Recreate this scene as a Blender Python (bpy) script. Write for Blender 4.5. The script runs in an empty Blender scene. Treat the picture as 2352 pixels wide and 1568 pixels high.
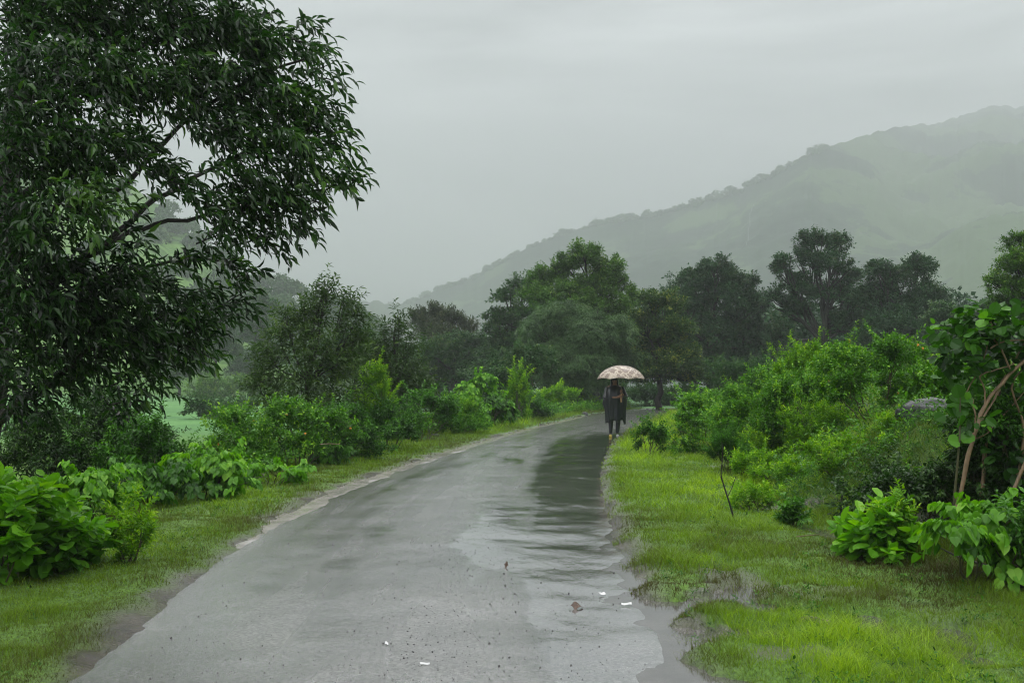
import bpy, math
import numpy as np
from mathutils import Vector
R = math.radians
rng = np.random.default_rng(7)
scene = bpy.context.scene
col = scene.collection

# ------------------------------------------------------------------ camera maths
F = 2287.0; CU = 1176.0; CV = 784.0; CH = 1.6
PITCH = math.atan((885 - CV) / F); CP, SP = math.cos(PITCH), math.sin(PITCH)
def ray(u, v):
    a = (u - CU) / F; b = (CV - v) / F
    return a, CP - b * SP, SP + b * CP
def PX(u, v, d):
    a, y, z = ray(u, v); t = d / y
    return np.array([a * t, d, CH + z * t])

# ------------------------------------------------------------------ noise
def _hash(i, j, s):
    n = (i.astype(np.int64) * 374761393 + j.astype(np.int64) * 668265263 + s * 974711) & 0x7fffffff
    n = ((n ^ (n >> 13)) * 1274126177) & 0x7fffffff
    n = (n ^ (n >> 16)) & 0xffff
    return n / 65535.0
def vnoise(x, y, s=0):
    x = np.asarray(x, float); y = np.asarray(y, float)
    i = np.floor(x); j = np.floor(y); fx = x - i; fy = y - j
    fx = fx * fx * (3 - 2 * fx); fy = fy * fy * (3 - 2 * fy)
    a = _hash(i, j, s); b = _hash(i + 1, j, s); c = _hash(i, j + 1, s); d = _hash(i + 1, j + 1, s)
    return (a + (b - a) * fx) * (1 - fy) + (c + (d - c) * fx) * fy
def fbm(x, y, s=0, o=4):
    r = 0; a = .5; t = 0
    for k in range(o):
        r = r + a * vnoise(x * 2 ** k + 17.3 * k, y * 2 ** k + 5.1 * k, s + k); t += a; a *= .5
    return r / t
def ss(a, b, x):
    t = np.clip((x - a) / (b - a), 0, 1); return t * t * (3 - 2 * t)

# ------------------------------------------------------------------ road line and terrain
def zr(y): return np.interp(y, [-50, 6, 28, 50, 110, 160], [0, 0, .135, .14, .14, 0])
def ray_road(u, v):
    a, yy, z = ray(u, v); d = 20.
    for _ in range(40):
        d = .5 * d + .5 * ((float(zr(d)) - CH) / z * yy)
    return a / yy * d, d
LE = [(215,1568),(330,1455),(430,1370),(520,1290),(610,1225),(700,1168),(800,1118),(900,1085),(1000,1050),(1100,1019),(1200,990),(1300,966),(1375,948)]
RE = [(1500,1568),(1462,1450),(1425,1350),(1392,1250),(1375,1180),(1364,1100),(1378,1050),(1402,1006),(1438,988),(1484,968),(1532,950)]
lw = np.array([ray_road(*p) for p in LE]); rw = np.array([ray_road(*p) for p in RE])
ys = np.concatenate([np.arange(-14, 5.4, 1.), np.arange(5.4, 48, .8)])
def ext(t, y):
    o = np.interp(y, t[:, 1], t[:, 0]); s = (t[2, 0] - t[0, 0]) / (t[2, 1] - t[0, 1])
    return np.where(y < t[0, 1], t[0, 0] + .25 * s * (y - t[0, 1]), o)
xl = ext(lw, ys); xr = ext(rw, ys)
k = np.ones(5) / 5
def sm(a): 
    p = np.concatenate([[a[0]] * 2, a, [a[-1]] * 2]); return np.convolve(p, k, 'valid')
xl = sm(xl); xr = sm(xr)
cx = (xl + xr) / 2; hwid = (xr - xl) / 2
tail = np.array([(6.6,53),(8.6,58.5),(11.2,63.5),(14.5,68),(19,72),(25,75),(34,77),(48,79),(70,80)])
C = np.concatenate([np.stack([cx, ys], 1), tail]); HWID = np.concatenate([hwid, np.full(len(tail), 1.75)])
# resample
seg = np.linalg.norm(np.diff(C, axis=0), axis=1); S = np.concatenate([[0], np.cumsum(seg)])
sr = np.arange(0, S[-1], .5)
C = np.stack([np.interp(sr, S, C[:, 0]), np.interp(sr, S, C[:, 1])], 1); HWR = np.interp(sr, S, HWID)
for _ in range(6): C[1:-1] = (C[:-2] + 2 * C[1:-1] + C[2:]) / 4
TAN = np.gradient(C, axis=0); TAN /= np.linalg.norm(TAN, axis=1)[:, None]
COSH = np.clip(TAN[:, 1], .3, 1); HWR = HWR * COSH           # widths were measured along x
def road_coord(x, y):
    x = np.asarray(x, float).ravel(); y = np.asarray(y, float).ravel()
    t = np.empty(len(x)); hw = np.empty(len(x))
    for a in range(0, len(x), 20000):
        X = x[a:a+20000, None] - C[None, :, 0]; Y = y[a:a+20000, None] - C[None, :, 1]
        i = np.argmin(X * X + Y * Y, 1); r = np.arange(len(i))
        dx = X[r, i]; dy = Y[r, i]; tx = TAN[i, 0]; ty = TAN[i, 1]
        d = dx * ty - dy * tx
        dist = np.sqrt(dx * dx + dy * dy)
        t[a:a+20000] = np.where(dist > .5, np.sign(d) * dist, d)
        hw[a:a+20000] = HWR[i]
    return t, hw
def terrain(x, y, detail=True, water=False):
    shp = np.shape(x); x = np.asarray(x, float).ravel(); y = np.asarray(y, float).ravel()
    t, hw = road_coord(x, y); b = zr(y)
    q = t - hw; ql = -t - hw
    toe = np.interp(y, [0, 8, 10.5, 13, 18, 24, 30, 45, 60], [4.6, 4.3, 3.0, 2.3, 3.1, 3.3, 2.4, 1.2, .6])
    hb = np.interp(y, [0, 10, 20, 45, 70], [1.0, 1.05, 1.0, .7, .35])
    wb = np.interp(y, [0, 9, 11, 14, 25], [1.4, .9, 1.0, 2.0, 2.2])
    wob = (fbm(x * .7, y * .5, 3, 3) - .5)
    bank = ss(0, 1, (q - toe + wob * .9) / wb)
    zR = hb * bank + .125 * np.clip(q - toe - wb, 0, 10) * ss(90, 60, y)
    zL = -.38 * ss(1.9, 6.5, ql) * 1.0
    side = np.where(t > 0, zR, zL)
    far = ss(14, 30, np.abs(t))
    z = b * (1 - ss(8, 20, ql)) + side
    if detail:
        edge = np.maximum(q, ql)
        verge = ss(-.12, .30, edge)
        n1 = fbm(x * 2.6, y * 2.6, 11, 4) - .5; n2 = fbm(x * 9, y * 9, 15, 3) - .5
        amp = .07 + .04 * ss(0, 1.5, edge)
        dl = n1 * amp + n2 * .03
        bankn = (fbm(x * 1.3, y * 1.3, 21, 4) - .5) * .5 * bank * (1 - ss(4, 8, q))
        # wet hollow beside the road in front
        pud = ss(1.5, .5, q) * ss(10.4, 8.6, y) * (t > 0)
        pud2 = ss(1.1, .3, np.hypot((x - 2.4) / 1.3, (y - 6.6) / 1.0)) * ss(.48, .60, fbm(x * 2.6, y * 2.2, 35, 4))
        pud3 = ss(.9, .3, np.hypot((x - 3.5) / .7, (y - 10.8) / 1.2))
        lift = .078 - .078 * 1.06 * np.clip(pud * 1.15 * ss(.46, .62, fbm(x*3.3,y*2.2,31,5) + .20 * ss(.5, .0, q)), 0, 1) - .085 * pud2 - .07 * pud3
        lift = np.where((t < 0), .07, lift)
        z = z + verge * (lift + .025) - .065 + np.where(edge > -.12, 1, .2) * dl * ss(-.15, .25, edge) + bankn
        big = ss(20, 60, np.hypot(x, y - 5)) 
        z = z + big * (fbm(x * .05, y * .05, 40, 3) - .5) * .8 * ss(6, 25, edge)
    else:
        z = z + .01
    return z.reshape(shp)
def tz(x, y): return float(terrain(np.array([x]), np.array([y]))[0])
def ground(u, v):
    """world point where the line of sight meets the terrain"""
    a, yy, zz = ray(u, v)
    d = np.arange(3, 220, .05); x = a / yy * d; z = CH + zz / yy * d
    h = terrain(x, d); i = np.argmax(z < h)
    return float(x[i]), float(d[i]), float(h[i])

# ------------------------------------------------------------------ mesh building
class Geo:
    def __init__(s): s.v = []; s.f = []; s.t = []; s.n = 0; s.m = []
    def add(s, v, f, tint=.5, mat=0):
        v = np.asarray(v, np.float32); f = np.asarray(f, np.int64)
        s.v.append(v); s.f.append(f + s.n); s.n += len(v); s.m.append(np.full(len(f), mat, np.int32))
        s.t.append(np.broadcast_to(np.asarray(tint, np.float32), (len(v),)).copy())
    def build(s, name, mats, parent=None, smooth=False, loc=None):
        me = bpy.data.meshes.new(name)
        V = np.concatenate(s.v); 
        if loc is not None: V = V - np.asarray(loc, np.float32)
        me.vertices.add(len(V)); me.vertices.foreach_set('co', V.ravel())
        lv = np.concatenate([f.ravel() for f in s.f]).astype(np.int32)
        lt = np.concatenate([np.full(len(f), f.shape[1], np.int32) for f in s.f])
        me.loops.add(len(lv)); me.loops.foreach_set('vertex_index', lv)
        me.polygons.add(len(lt)); ls = np.concatenate([[0], np.cumsum(lt)[:-1]]).astype(np.int32)
        me.polygons.foreach_set('loop_start', ls)
        me.polygons.foreach_set('material_index', np.concatenate(s.m))
        me.polygons.foreach_set('use_smooth', np.full(len(lt), smooth))
        a = me.attributes.new('tint', 'FLOAT', 'POINT'); a.data.foreach_set('value', np.concatenate(s.t))
        me.update(calc_edges=True)
        for m in (mats if isinstance(mats, (list, tuple)) else [mats]): me.materials.append(m)
        o = bpy.data.objects.new(name, me); col.objects.link(o)
        if parent is not None: o.parent = parent
        elif loc is not None: o.location = loc
        return o
def grid_faces(nr, nc, closed=False):
    i = np.arange(nr - 1)[:, None]; j = np.arange(nc if closed else nc - 1)[None, :]
    j2 = (j + 1) % nc
    return np.stack([i * nc + j, i * nc + j2, (i + 1) * nc + j2, (i + 1) * nc + j], -1).reshape(-1, 4)
def tube(g, pts, rad, sides=6, tint=.5, mat=0, cap=True):
    pts = np.asarray(pts, float); n = len(pts); rad = np.broadcast_to(np.asarray(rad, float), (n,))
    T = np.gradient(pts, axis=0); T /= np.linalg.norm(T, axis=1)[:, None] + 1e-9
    ref = np.array([0, 0, 1.]) if abs(T[0, 2]) < .9 else np.array([1., 0, 0])
    A = np.cross(T, ref); A /= np.linalg.norm(A, axis=1)[:, None] + 1e-9; B = np.cross(T, A)
    th = np.arange(sides) * 2 * np.pi / sides
    V = pts[:, None] + rad[:, None, None] * (np.cos(th)[None, :, None] * A[:, None] + np.sin(th)[None, :, None] * B[:, None])
    V = V.reshape(-1, 3); fs = grid_faces(n, sides, True)
    g.add(V, fs, tint, mat)
    if cap:
        for e, r in ((0, 0), (1, n - 1)):
            g.add(np.concatenate([V[r * sides:(r + 1) * sides], pts[r][None]]),
                  [[j, (j + 1) % sides, sides] for j in range(sides)], tint, mat)
def bez(a, b, n=6, sag=.0, jit=.0, r=rng, mid=None):
    a = np.asarray(a, float); b = np.asarray(b, float); t = np.linspace(0, 1, n)[:, None]
    m = (a + b) / 2 + np.array([0, 0, sag]) if mid is None else np.asarray(mid, float)
    p = (1 - t) ** 2 * a + 2 * t * (1 - t) * m + t ** 2 * b
    if jit: p[1:-1] += r.normal(0, jit, (n - 2, 3))
    return p
def nrm(v): return v / (np.linalg.norm(v, axis=-1, keepdims=True) + 1e-9)

# leaf templates: x across, y along, z up
T_FAR = (np.array([(0,0,0),(-.5,.45,.08),(.5,.45,.08),(0,1,-.1)], float), np.array([(0,2,1),(1,2,3)]))
T_LANCE = (np.array([(0,0,0),(-.5,.35,.1),(.5,.35,.1),(0,.4,-.02),(-.36,.68,.03),(.36,.68,.03),(0,.7,-.08),(0,1.05,-.24)], float),
           [np.array([(0,3,1),(0,2,3),(4,6,7),(6,5,7)]), np.array([(1,3,6,4),(3,2,5,6)])])
T_HEART = (np.array([(0,0,0),(-.30,-.10,.04),(-.52,.18,.08),(-.42,.52,.02),(-.2,.8,-.06),(0,1.0,-.16),
                     (.2,.8,-.06),(.42,.52,.02),(.52,.18,.08),(.30,-.10,.04),(0,.3,-.05),(0,.65,-.09)], float),
           [np.array([(0,2,1),(0,9,8),(4,11,5),(11,6,5)]), np.array([(0,10,3,2),(10,11,4,3),(0,8,7,10),(10,7,6,11)])])
T_ROUND = (np.array([(0,0,0),(-.36,.12,.05),(-.52,.45,.08),(-.4,.8,.03),(0,.98,-.05),(.4,.8,.03),(.52,.45,.08),(.36,.12,.05),(0,.45,-.04)], float),
           [np.array([(0,8,1),(0,7,8),(1,8,2),(8,7,6),(2,8,3),(8,6,5),(3,8,4),(8,5,4)])])
def place_leaves(g, tmpl, P, Y, N, L, W, tint, mat=0):
    Y = nrm(Y); N = nrm(N - Y * (N * Y).sum(-1, keepdims=True)); X = np.cross(Y, N)
    tv, tf = tmpl
    V = P[:, None] + (tv[None, :, 0, None] * W[:, None, None]) * X[:, None] + (tv[None, :, 1, None] * L[:, None, None]) * Y[:, None] + (tv[None, :, 2, None] * L[:, None, None]) * N[:, None]
    n = len(tv); base = (np.arange(len(P)) * n)[:, None, None]
    V = V.reshape(-1, 3); tt = np.repeat(tint, n)
    fl = tf if isinstance(tf, list) else [tf]
    g.add(V, (fl[0][None] + base).reshape(-1, fl[0].shape[1]), tt, mat)
    off = g.n - len(V)
    for f in fl[1:]:
        ff = (f[None] + base).reshape(-1, f.shape[1]) + off
        g.f.append(ff); g.m.append(np.full(len(ff), mat, np.int32))
def sprigs(g, r, tmpl, P, D, L, k, ll, lw_, droop=.3, spread=.9, tilt=.35, tint=None, tvar=.18, mat=0, nb=None):
    """k leaves along each of len(P) sprigs"""
    n = len(P); D = nrm(D); L = np.broadcast_to(L, (n,))
    ref = np.where(np.abs(D[:, 2:3]) < .9, np.array([[0, 0, 1.]]), np.array([[1., 0, 0]]))
    A = nrm(np.cross(D, ref)); B = np.cross(D, A)
    j = np.arange(k)[None]; ph = r.uniform(0, 6.28, (n, 1)) + j * 2.4
    fr = (j + .4) / k
    pos = P[:, None] + D[:, None] * (L[:, None] * fr)[..., None] + np.array([0, 0, -1.]) * (L[:, None] * fr ** 2 * droop * .5)[..., None]
    dirn = D[:, None] * (.35 + .5 * fr)[..., None] + spread * (np.cos(ph)[..., None] * A[:, None] + np.sin(ph)[..., None] * B[:, None]) * (1.1 - .6 * fr)[..., None]
    dirn = nrm(dirn) + np.array([0, 0, -droop]); dirn = dirn.reshape(-1, 3)
    N = (np.array([0, 0, 1.]) if nb is None else np.repeat(nb, k, 0)) + r.normal(0, tilt, dirn.shape)
    m = n * k; s = r.uniform(.5, 1.2, m)
    t0 = (.5 if tint is None else tint)
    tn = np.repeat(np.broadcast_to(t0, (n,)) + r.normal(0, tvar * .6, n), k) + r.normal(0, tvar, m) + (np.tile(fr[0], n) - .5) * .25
    place_leaves(g, tmpl, pos.reshape(-1, 3), dirn, N, ll * s, lw_ * s * r.uniform(.8, 1.1, m), np.clip(tn, 0, 1), mat)

# ------------------------------------------------------------------ tagging
def tag(o, label=None, cat=None, group=None, kind=None):
    if label: o['label'] = label
    if cat: o['category'] = cat
    if group: o['group'] = group
    if kind: o['kind'] = kind
    return o
def empty(name, loc, label=None, cat=None, group=None):
    o = bpy.data.objects.new(name, None); col.objects.link(o); o.location = loc
    o.empty_display_size = .2
    return tag(o, label, cat, group)
def local(o): return np.array(o.location[:])
def gbuild(g, name, mats, root, smooth=False):
    o = g.build(name, mats, None, smooth, local(root)); o.parent = root; o.location = (0, 0, 0); return o

# ------------------------------------------------------------------ materials
def newmat(name):
    m = bpy.data.materials.new(name); m.use_nodes = True; nt = m.node_tree; nt.nodes.clear()
    return m, nt, nt.nodes, nt.links
def nd(nt, t, **kw):
    n = nt.nodes.new(t)
    for k_, v in kw.items():
        if k_ in n.inputs: n.inputs[k_].default_value = v
        else: setattr(n, k_, v)
    return n
def noise(nt, co, scale, detail=4, rough=.55):
    n = nd(nt, 'ShaderNodeTexNoise'); n.inputs['Scale'].default_value = scale; n.inputs['Detail'].default_value = detail
    n.inputs['Roughness'].default_value = rough
    if co is not None: nt.links.new(co, n.inputs['Vector'])
    return n
def ramp(nt, fac, stops):
    n = nd(nt, 'ShaderNodeValToRGB'); e = n.color_ramp.elements
    while len(e) < len(stops): e.new(.5)
    for el, (p, c) in zip(e, stops):
        el.position = p; el.color = (*c, 1) if len(c) == 3 else c
    nt.links.new(fac, n.inputs[0]); return n
def g3(v): return (v, v, v)
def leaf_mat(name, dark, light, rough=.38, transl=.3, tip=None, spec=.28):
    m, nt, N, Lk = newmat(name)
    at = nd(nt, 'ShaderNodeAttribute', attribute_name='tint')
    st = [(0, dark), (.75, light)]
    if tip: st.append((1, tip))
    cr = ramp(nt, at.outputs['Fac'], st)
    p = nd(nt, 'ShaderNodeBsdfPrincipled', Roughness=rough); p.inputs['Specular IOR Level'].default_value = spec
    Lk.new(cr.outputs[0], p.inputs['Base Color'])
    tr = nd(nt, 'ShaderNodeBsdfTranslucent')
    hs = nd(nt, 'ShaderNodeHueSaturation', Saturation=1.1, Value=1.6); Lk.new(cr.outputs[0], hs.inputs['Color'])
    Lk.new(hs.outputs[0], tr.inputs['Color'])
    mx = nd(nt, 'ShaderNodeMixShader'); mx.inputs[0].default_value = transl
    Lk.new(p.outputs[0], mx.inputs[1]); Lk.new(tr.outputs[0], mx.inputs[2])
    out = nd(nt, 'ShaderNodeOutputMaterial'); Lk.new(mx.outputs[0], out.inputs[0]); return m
def bark_mat(name, a, b, scale=12, rough=.6):
    m, nt, N, Lk = newmat(name)
    tc = nd(nt, 'ShaderNodeTexCoord'); mp = nd(nt, 'ShaderNodeMapping'); mp.inputs['Scale'].default_value = (1, 1, .3)
    Lk.new(tc.outputs['Object'], mp.inputs[0]); n = noise(nt, mp.outputs[0], scale, 6)
    cr = ramp(nt, n.outputs[0], [(.3, a), (.7, b)])
    p = nd(nt, 'ShaderNodeBsdfPrincipled', Roughness=rough); Lk.new(cr.outputs[0], p.inputs['Base Color'])
    bp = nd(nt, 'ShaderNodeBump', Strength=.6, Distance=.01); Lk.new(n.outputs[0], bp.inputs['Height']); Lk.new(bp.outputs[0], p.inputs['Normal'])
    out = nd(nt, 'ShaderNodeOutputMaterial'); Lk.new(p.outputs[0], out.inputs[0]); return m
def plain(name, c, rough=.5, var=.25, scale=20, bump=0, spec=.5):
    m, nt, N, Lk = newmat(name)
    tc = nd(nt, 'ShaderNodeTexCoord'); n = noise(nt, tc.outputs['Object'], scale, 5)
    cr = ramp(nt, n.outputs[0], [(.3, tuple(x * (1 - var) for x in c)), (.7, tuple(min(1, x * (1 + var)) for x in c))])
    p = nd(nt, 'ShaderNodeBsdfPrincipled', Roughness=rough); Lk.new(cr.outputs[0], p.inputs['Base Color'])
    p.inputs['Specular IOR Level'].default_value = spec
    if bump:
        bp = nd(nt, 'ShaderNodeBump', Strength=.7, Distance=bump); Lk.new(n.outputs[0], bp.inputs['Height']); Lk.new(bp.outputs[0], p.inputs['Normal'])
    out = nd(nt, 'ShaderNodeOutputMaterial'); Lk.new(p.outputs[0], out.inputs[0]); return m

M = {}
M['mango'] = leaf_mat('dark_glossy_leaf', (.005,.018,.004), (.026,.078,.012), .30, .3, (.08,.17,.025), .4)
M['sapling'] = leaf_mat('sapling_leaf', (.012,.030,.007), (.045,.098,.016), .34, .28, (.10,.17,.03), .4)
M['lime'] = leaf_mat('bright_vine_leaf', (.03,.105,.008), (.12,.32,.018), .42, .35, (.22,.45,.04))
M['deep'] = leaf_mat('deep_green_leaf', (.014,.050,.007), (.05,.16,.013), .42, .3, (.12,.30,.03))
M['lantana'] = leaf_mat('lantana_leaf', (.022,.075,.006), (.085,.25,.012), .45, .3, (.24,.44,.03))
M['fresh'] = leaf_mat('fresh_shrub_leaf', (.035,.11,.006), (.15,.34,.012), .45, .35, (.32,.50,.03))
M['grey'] = leaf_mat('grey_green_leaf', (.03,.075,.018), (.08,.18,.04), .5, .25, (.14,.26,.06))
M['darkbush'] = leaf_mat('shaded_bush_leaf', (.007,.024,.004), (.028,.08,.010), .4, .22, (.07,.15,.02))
M['t_green'] = leaf_mat('green_tree_leaf', (.024,.065,.009), (.08,.19,.022), .5, .25, (.16,.26,.04))
M['t_dark'] = leaf_mat('dark_tree_leaf', (.010,.038,.012), (.032,.098,.028), .5, .2, (.06,.09,.03))
M['t_mid'] = leaf_mat('mid_tree_leaf', (.014,.046,.012), (.042,.115,.026), .5, .2, (.09,.15,.035))
M['t_brown'] = leaf_mat('brownish_tree_leaf', (.024,.040,.016), (.06,.085,.034), .5, .2, (.11,.12,.05))
M['t_bamboo'] = leaf_mat('feathery_tree_leaf', (.026,.062,.018), (.060,.135,.035), .5, .25, (.1,.17,.05))
M['t_tip'] = leaf_mat('yellow_tipped_tree_leaf', (.018,.05,.010), (.06,.13,.024), .5, .25, (.28,.32,.06))
M['grass'] = leaf_mat('grass_blade', (.062,.058,.016), (.152,.275,.014), .42, .4, (.32,.47,.025))
M['flower'] = plain('lantana_flower', (.75,.32,.04), .6)
M['bark'] = bark_mat('dark_wet_bark', (.006,.005,.004), (.022,.018,.014))
M['bark_grey'] = bark_mat('grey_bark', (.05,.045,.038), (.12,.11,.09))
M['bark_tan'] = bark_mat('tan_bark', (.10,.065,.035), (.27,.18,.10), 25, .5)
M['stem'] = bark_mat('green_stem', (.03,.035,.012), (.09,.085,.035), 20)
M['rock'] = plain('wet_rock', (.022,.024,.026), .5, .55, 9, .03, .7)
# ------------------------------------------------------------------ ground
def ground_mat():
    m, nt, N, Lk = newmat('wet_grassy_ground')
    tc = nd(nt, 'ShaderNodeTexCoord'); co = tc.outputs['Object']
    at = nd(nt, 'ShaderNodeAttribute', attribute_name='tint')      # 0 mud, 1 grass (where grass grows)
    a = noise(nt, co, 6, 6); b = noise(nt, co, 40, 4); c = noise(nt, co, .12, 4)
    mud = ramp(nt, a.outputs[0], [(.3, (.022,.017,.011)), (.7, (.06,.047,.032))])
    gr = ramp(nt, b.outputs[0], [(.3, (.035,.080,.008)), (.7, (.11,.22,.015))])
    far = ramp(nt, c.outputs[0], [(.35, (.05,.16,.035)), (.65, (.10,.26,.055))])
    geo = nd(nt, 'ShaderNodeSeparateXYZ'); Lk.new(co, geo.inputs[0])
    mr = nd(nt, 'ShaderNodeMapRange'); mr.inputs[1].default_value = 25; mr.inputs[2].default_value = 45; Lk.new(geo.outputs[1], mr.inputs[0])
    mf = nd(nt, 'ShaderNodeMix', data_type='RGBA'); Lk.new(mr.outputs[0], mf.inputs[0]); Lk.new(gr.outputs[0], mf.inputs[6]); Lk.new(far.outputs[0], mf.inputs[7])
    mx = nd(nt, 'ShaderNodeMix', data_type='RGBA'); Lk.new(at.outputs['Fac'], mx.inputs[0]); Lk.new(mud.outputs[0], mx.inputs[6]); Lk.new(mf.outputs[2], mx.inputs[7])
    p = nd(nt, 'ShaderNodeBsdfPrincipled'); Lk.new(mx.outputs[2], p.inputs['Base Color'])
    rr = nd(nt, 'ShaderNodeMapRange'); rr.inputs[3].default_value = .13; rr.inputs[4].default_value = .9; Lk.new(at.outputs['Fac'], rr.inputs[0]); Lk.new(rr.outputs[0], p.inputs['Roughness'])
    p.inputs['Specular IOR Level'].default_value = .6
    bp = nd(nt, 'ShaderNodeBump', Strength=.8, Distance=.02); Lk.new(b.outputs[0], bp.inputs['Height']); Lk.new(bp.outputs[0], p.inputs['Normal'])
    out = nd(nt, 'ShaderNodeOutputMaterial'); Lk.new(p.outputs[0], out.inputs[0]); return m
def spaced(segs):
    o = [segs[0][0]]
    for a, b, st0, st1 in segs:
        x = a
        while x < b:
            f = (x - a) / (b - a); x += st0 * (1 - f) + st1 * f; o.append(min(x, b))
    return np.array(sorted(set(np.round(o, 4))))
gy = spaced([(-60, 2, 8, .4), (2, 12, .045, .06), (12, 30, .07, .2), (30, 90, .3, 1.2), (90, 3500, 2, 110)])
gx = spaced([(-3000, -60, 130, 6), (-60, -8, 5, .3), (-8, -3.5, .2, .06), (-3.5, 5.5, .045, .05), (5.5, 12, .07, .25), (12, 60, .4, 4), (60, 3300, 6, 130)])
GX, GY = np.meshgrid(gx, gy)
GZ = terrain(GX, GY)
t_, hw_ = road_coord(GX, GY); edge = (np.abs(t_) - hw_)
def grassiness(x, y, t, hw):
    e = np.abs(t) - hw; q = t - hw
    n = fbm(x * 1.7, y * 1.7, 51, 4)
    g = ss(.02, .45, e + (n - .5) * .6)
    mudz = ss(3.2, .3, q) * ss(11.5, 7.5, y) * (t > 0)
    g = g * (1 - mudz * ss(.50, .68, n) * .85)
    bare = ss(.66, .74, fbm(x * .9, y * .9, 61, 3)) * (t > 0) * ss(1.8, 2.4, q) * ss(7, 4, q)
    dk = .7 * ss(1.05, .5, np.hypot((x - 4.2) / .6, (y - 10.4) / 1.1)) * (t > 0)
    return np.clip(g * (1 - bare) * (1 - dk), 0, 1)
gr_ = grassiness(GX.ravel(), GY.ravel(), t_, hw_)
g = Geo(); g.add(np.stack([GX, GY, GZ], -1).reshape(-1, 3), grid_faces(len(gy), len(gx)), gr_)
tag(g.build('ground', ground_mat(), smooth=True), 'wet grassy ground and muddy verges of the valley floor', kind='structure')

# ------------------------------------------------------------------ road
def road_mat():
    m, nt, N, Lk = newmat('wet_asphalt')
    tc = nd(nt, 'ShaderNodeTexCoord'); co = tc.outputs['Object']
    a = noise(nt, co, .9, 7, .65); grit = noise(nt, co, 42, 4, .75); fine = noise(nt, co, 190, 2, .6); patch = noise(nt, co, .55, 4)
    mp = nd(nt, 'ShaderNodeMapping'); mp.inputs['Scale'].default_value = (1.2, .25, 1); Lk.new(co, mp.inputs[0]); streak = noise(nt, mp.outputs[0], 3, 5)
    base = ramp(nt, a.outputs[0], [(.3, (.045,.042,.041)), (.7, (.12,.112,.107))])
    sp = ramp(nt, grit.outputs[0], [(.38, g3(.22)), (.48, g3(.95)), (.64, g3(2.2))])
    mul = nd(nt, 'ShaderNodeMix', data_type='RGBA', blend_type='MULTIPLY'); mul.inputs[0].default_value = 1
    Lk.new(base.outputs[0], mul.inputs[6]); Lk.new(sp.outputs[0], mul.inputs[7])
    p = nd(nt, 'ShaderNodeBsdfPrincipled'); Lk.new(mul.outputs[2], p.inputs['Base Color'])
    at = nd(nt, 'ShaderNodeAttribute', attribute_name='tint')     # water film 0..1
    ad = nd(nt, 'ShaderNodeMath', operation='MULTIPLY_ADD'); Lk.new(streak.outputs[0], ad.inputs[0]); ad.inputs[1].default_value = .5; Lk.new(at.outputs['Fac'], ad.inputs[2])
    film = nd(nt, 'ShaderNodeMapRange'); film.inputs[1].default_value = .30; film.inputs[2].default_value = 1.05; Lk.new(ad.outputs[0], film.inputs[0])
    ro = nd(nt, 'ShaderNodeMapRange'); ro.inputs[3].default_value = .30; ro.inputs[4].default_value = .05; Lk.new(film.outputs[0], ro.inputs[0]); Lk.new(ro.outputs[0], p.inputs['Roughness'])
    p.inputs['IOR'].default_value = 1.75; p.inputs['Specular IOR Level'].default_value = 1.0; p.inputs['Coat IOR'].default_value = 1.9; p.inputs['Coat Roughness'].default_value = .09; p.inputs['Coat Weight'].default_value = 1; cro = nd(nt, 'ShaderNodeMapRange'); cro.inputs[3].default_value = .15; cro.inputs[4].default_value = .04; Lk.new(film.outputs[0], cro.inputs[0]); Lk.new(cro.outputs[0], p.inputs['Coat Roughness'])
    h = nd(nt, 'ShaderNodeMath', operation='MULTIPLY_ADD'); Lk.new(fine.outputs[0], h.inputs[0]); h.inputs[1].default_value = .5; Lk.new(grit.outputs[0], h.inputs[2])
    st = nd(nt, 'ShaderNodeMapRange'); st.inputs[3].default_value = .8; st.inputs[4].default_value = .10; Lk.new(film.outputs[0], st.inputs[0])
    bp = nd(nt, 'ShaderNodeBump', Distance=.005); Lk.new(h.outputs[0], bp.inputs['Height']); Lk.new(st.outputs[0], bp.inputs['Strength'])
    rip = nd(nt, 'ShaderNodeMapping'); rip.inputs['Scale'].default_value = (1.3, .7, 1); Lk.new(co, rip.inputs[0]); rn = noise(nt, rip.outputs[0], 7, 3)
    b2 = nd(nt, 'ShaderNodeBump', Strength=.16, Distance=.02); Lk.new(rn.outputs[0], b2.inputs['Height']); Lk.new(bp.outputs[0], b2.inputs['Normal'])
    Lk.new(b2.outputs[0], p.inputs['Normal']); Lk.new(b2.outputs[0], p.inputs['Coat Normal'])
    out = nd(nt, 'ShaderNodeOutputMaterial'); Lk.new(p.outputs[0], out.inputs[0]); return m
def ribbon(name, mat, s0, s1, qa, qb, zfun, n=24, step=.12, tint=None, smooth=True):
    s = np.arange(s0, s1, step); cxx = np.interp(s, sr, C[:, 0]); cyy = np.interp(s, sr, C[:, 1])
    tx = np.interp(s, sr, TAN[:, 0]); ty = np.interp(s, sr, TAN[:, 1]); hw = np.interp(s, sr, HWR)
    f = np.linspace(0, 1, n)[None]; a = qa(s, hw)[:, None]; b = qb(s, hw)[:, None]; t = a + (b - a) * f
    x = cxx[:, None] + ty[:, None] * t; y = cyy[:, None] - tx[:, None] * t
    z = zfun(x, y, t, hw[:, None])
    g = Geo(); tt = .5 if tint is None else tint(x, y, t, hw[:, None]).ravel()
    g.add(np.stack([x, y, z], -1).reshape(-1, 3), grid_faces(len(s), n)[:, ::-1], tt)
    return g.build(name, mat, smooth=smooth)
def road_z(x, y, t, hw):
    r = t / (hw + .2)
    z = zr(y) + .028 * (1 - r * r) - .014 + (fbm(x * 1.6, y * 1.6, 71, 6) - .5) * .026
    return z - .03 * ss(.1, .3, np.abs(t) - hw)
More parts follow.
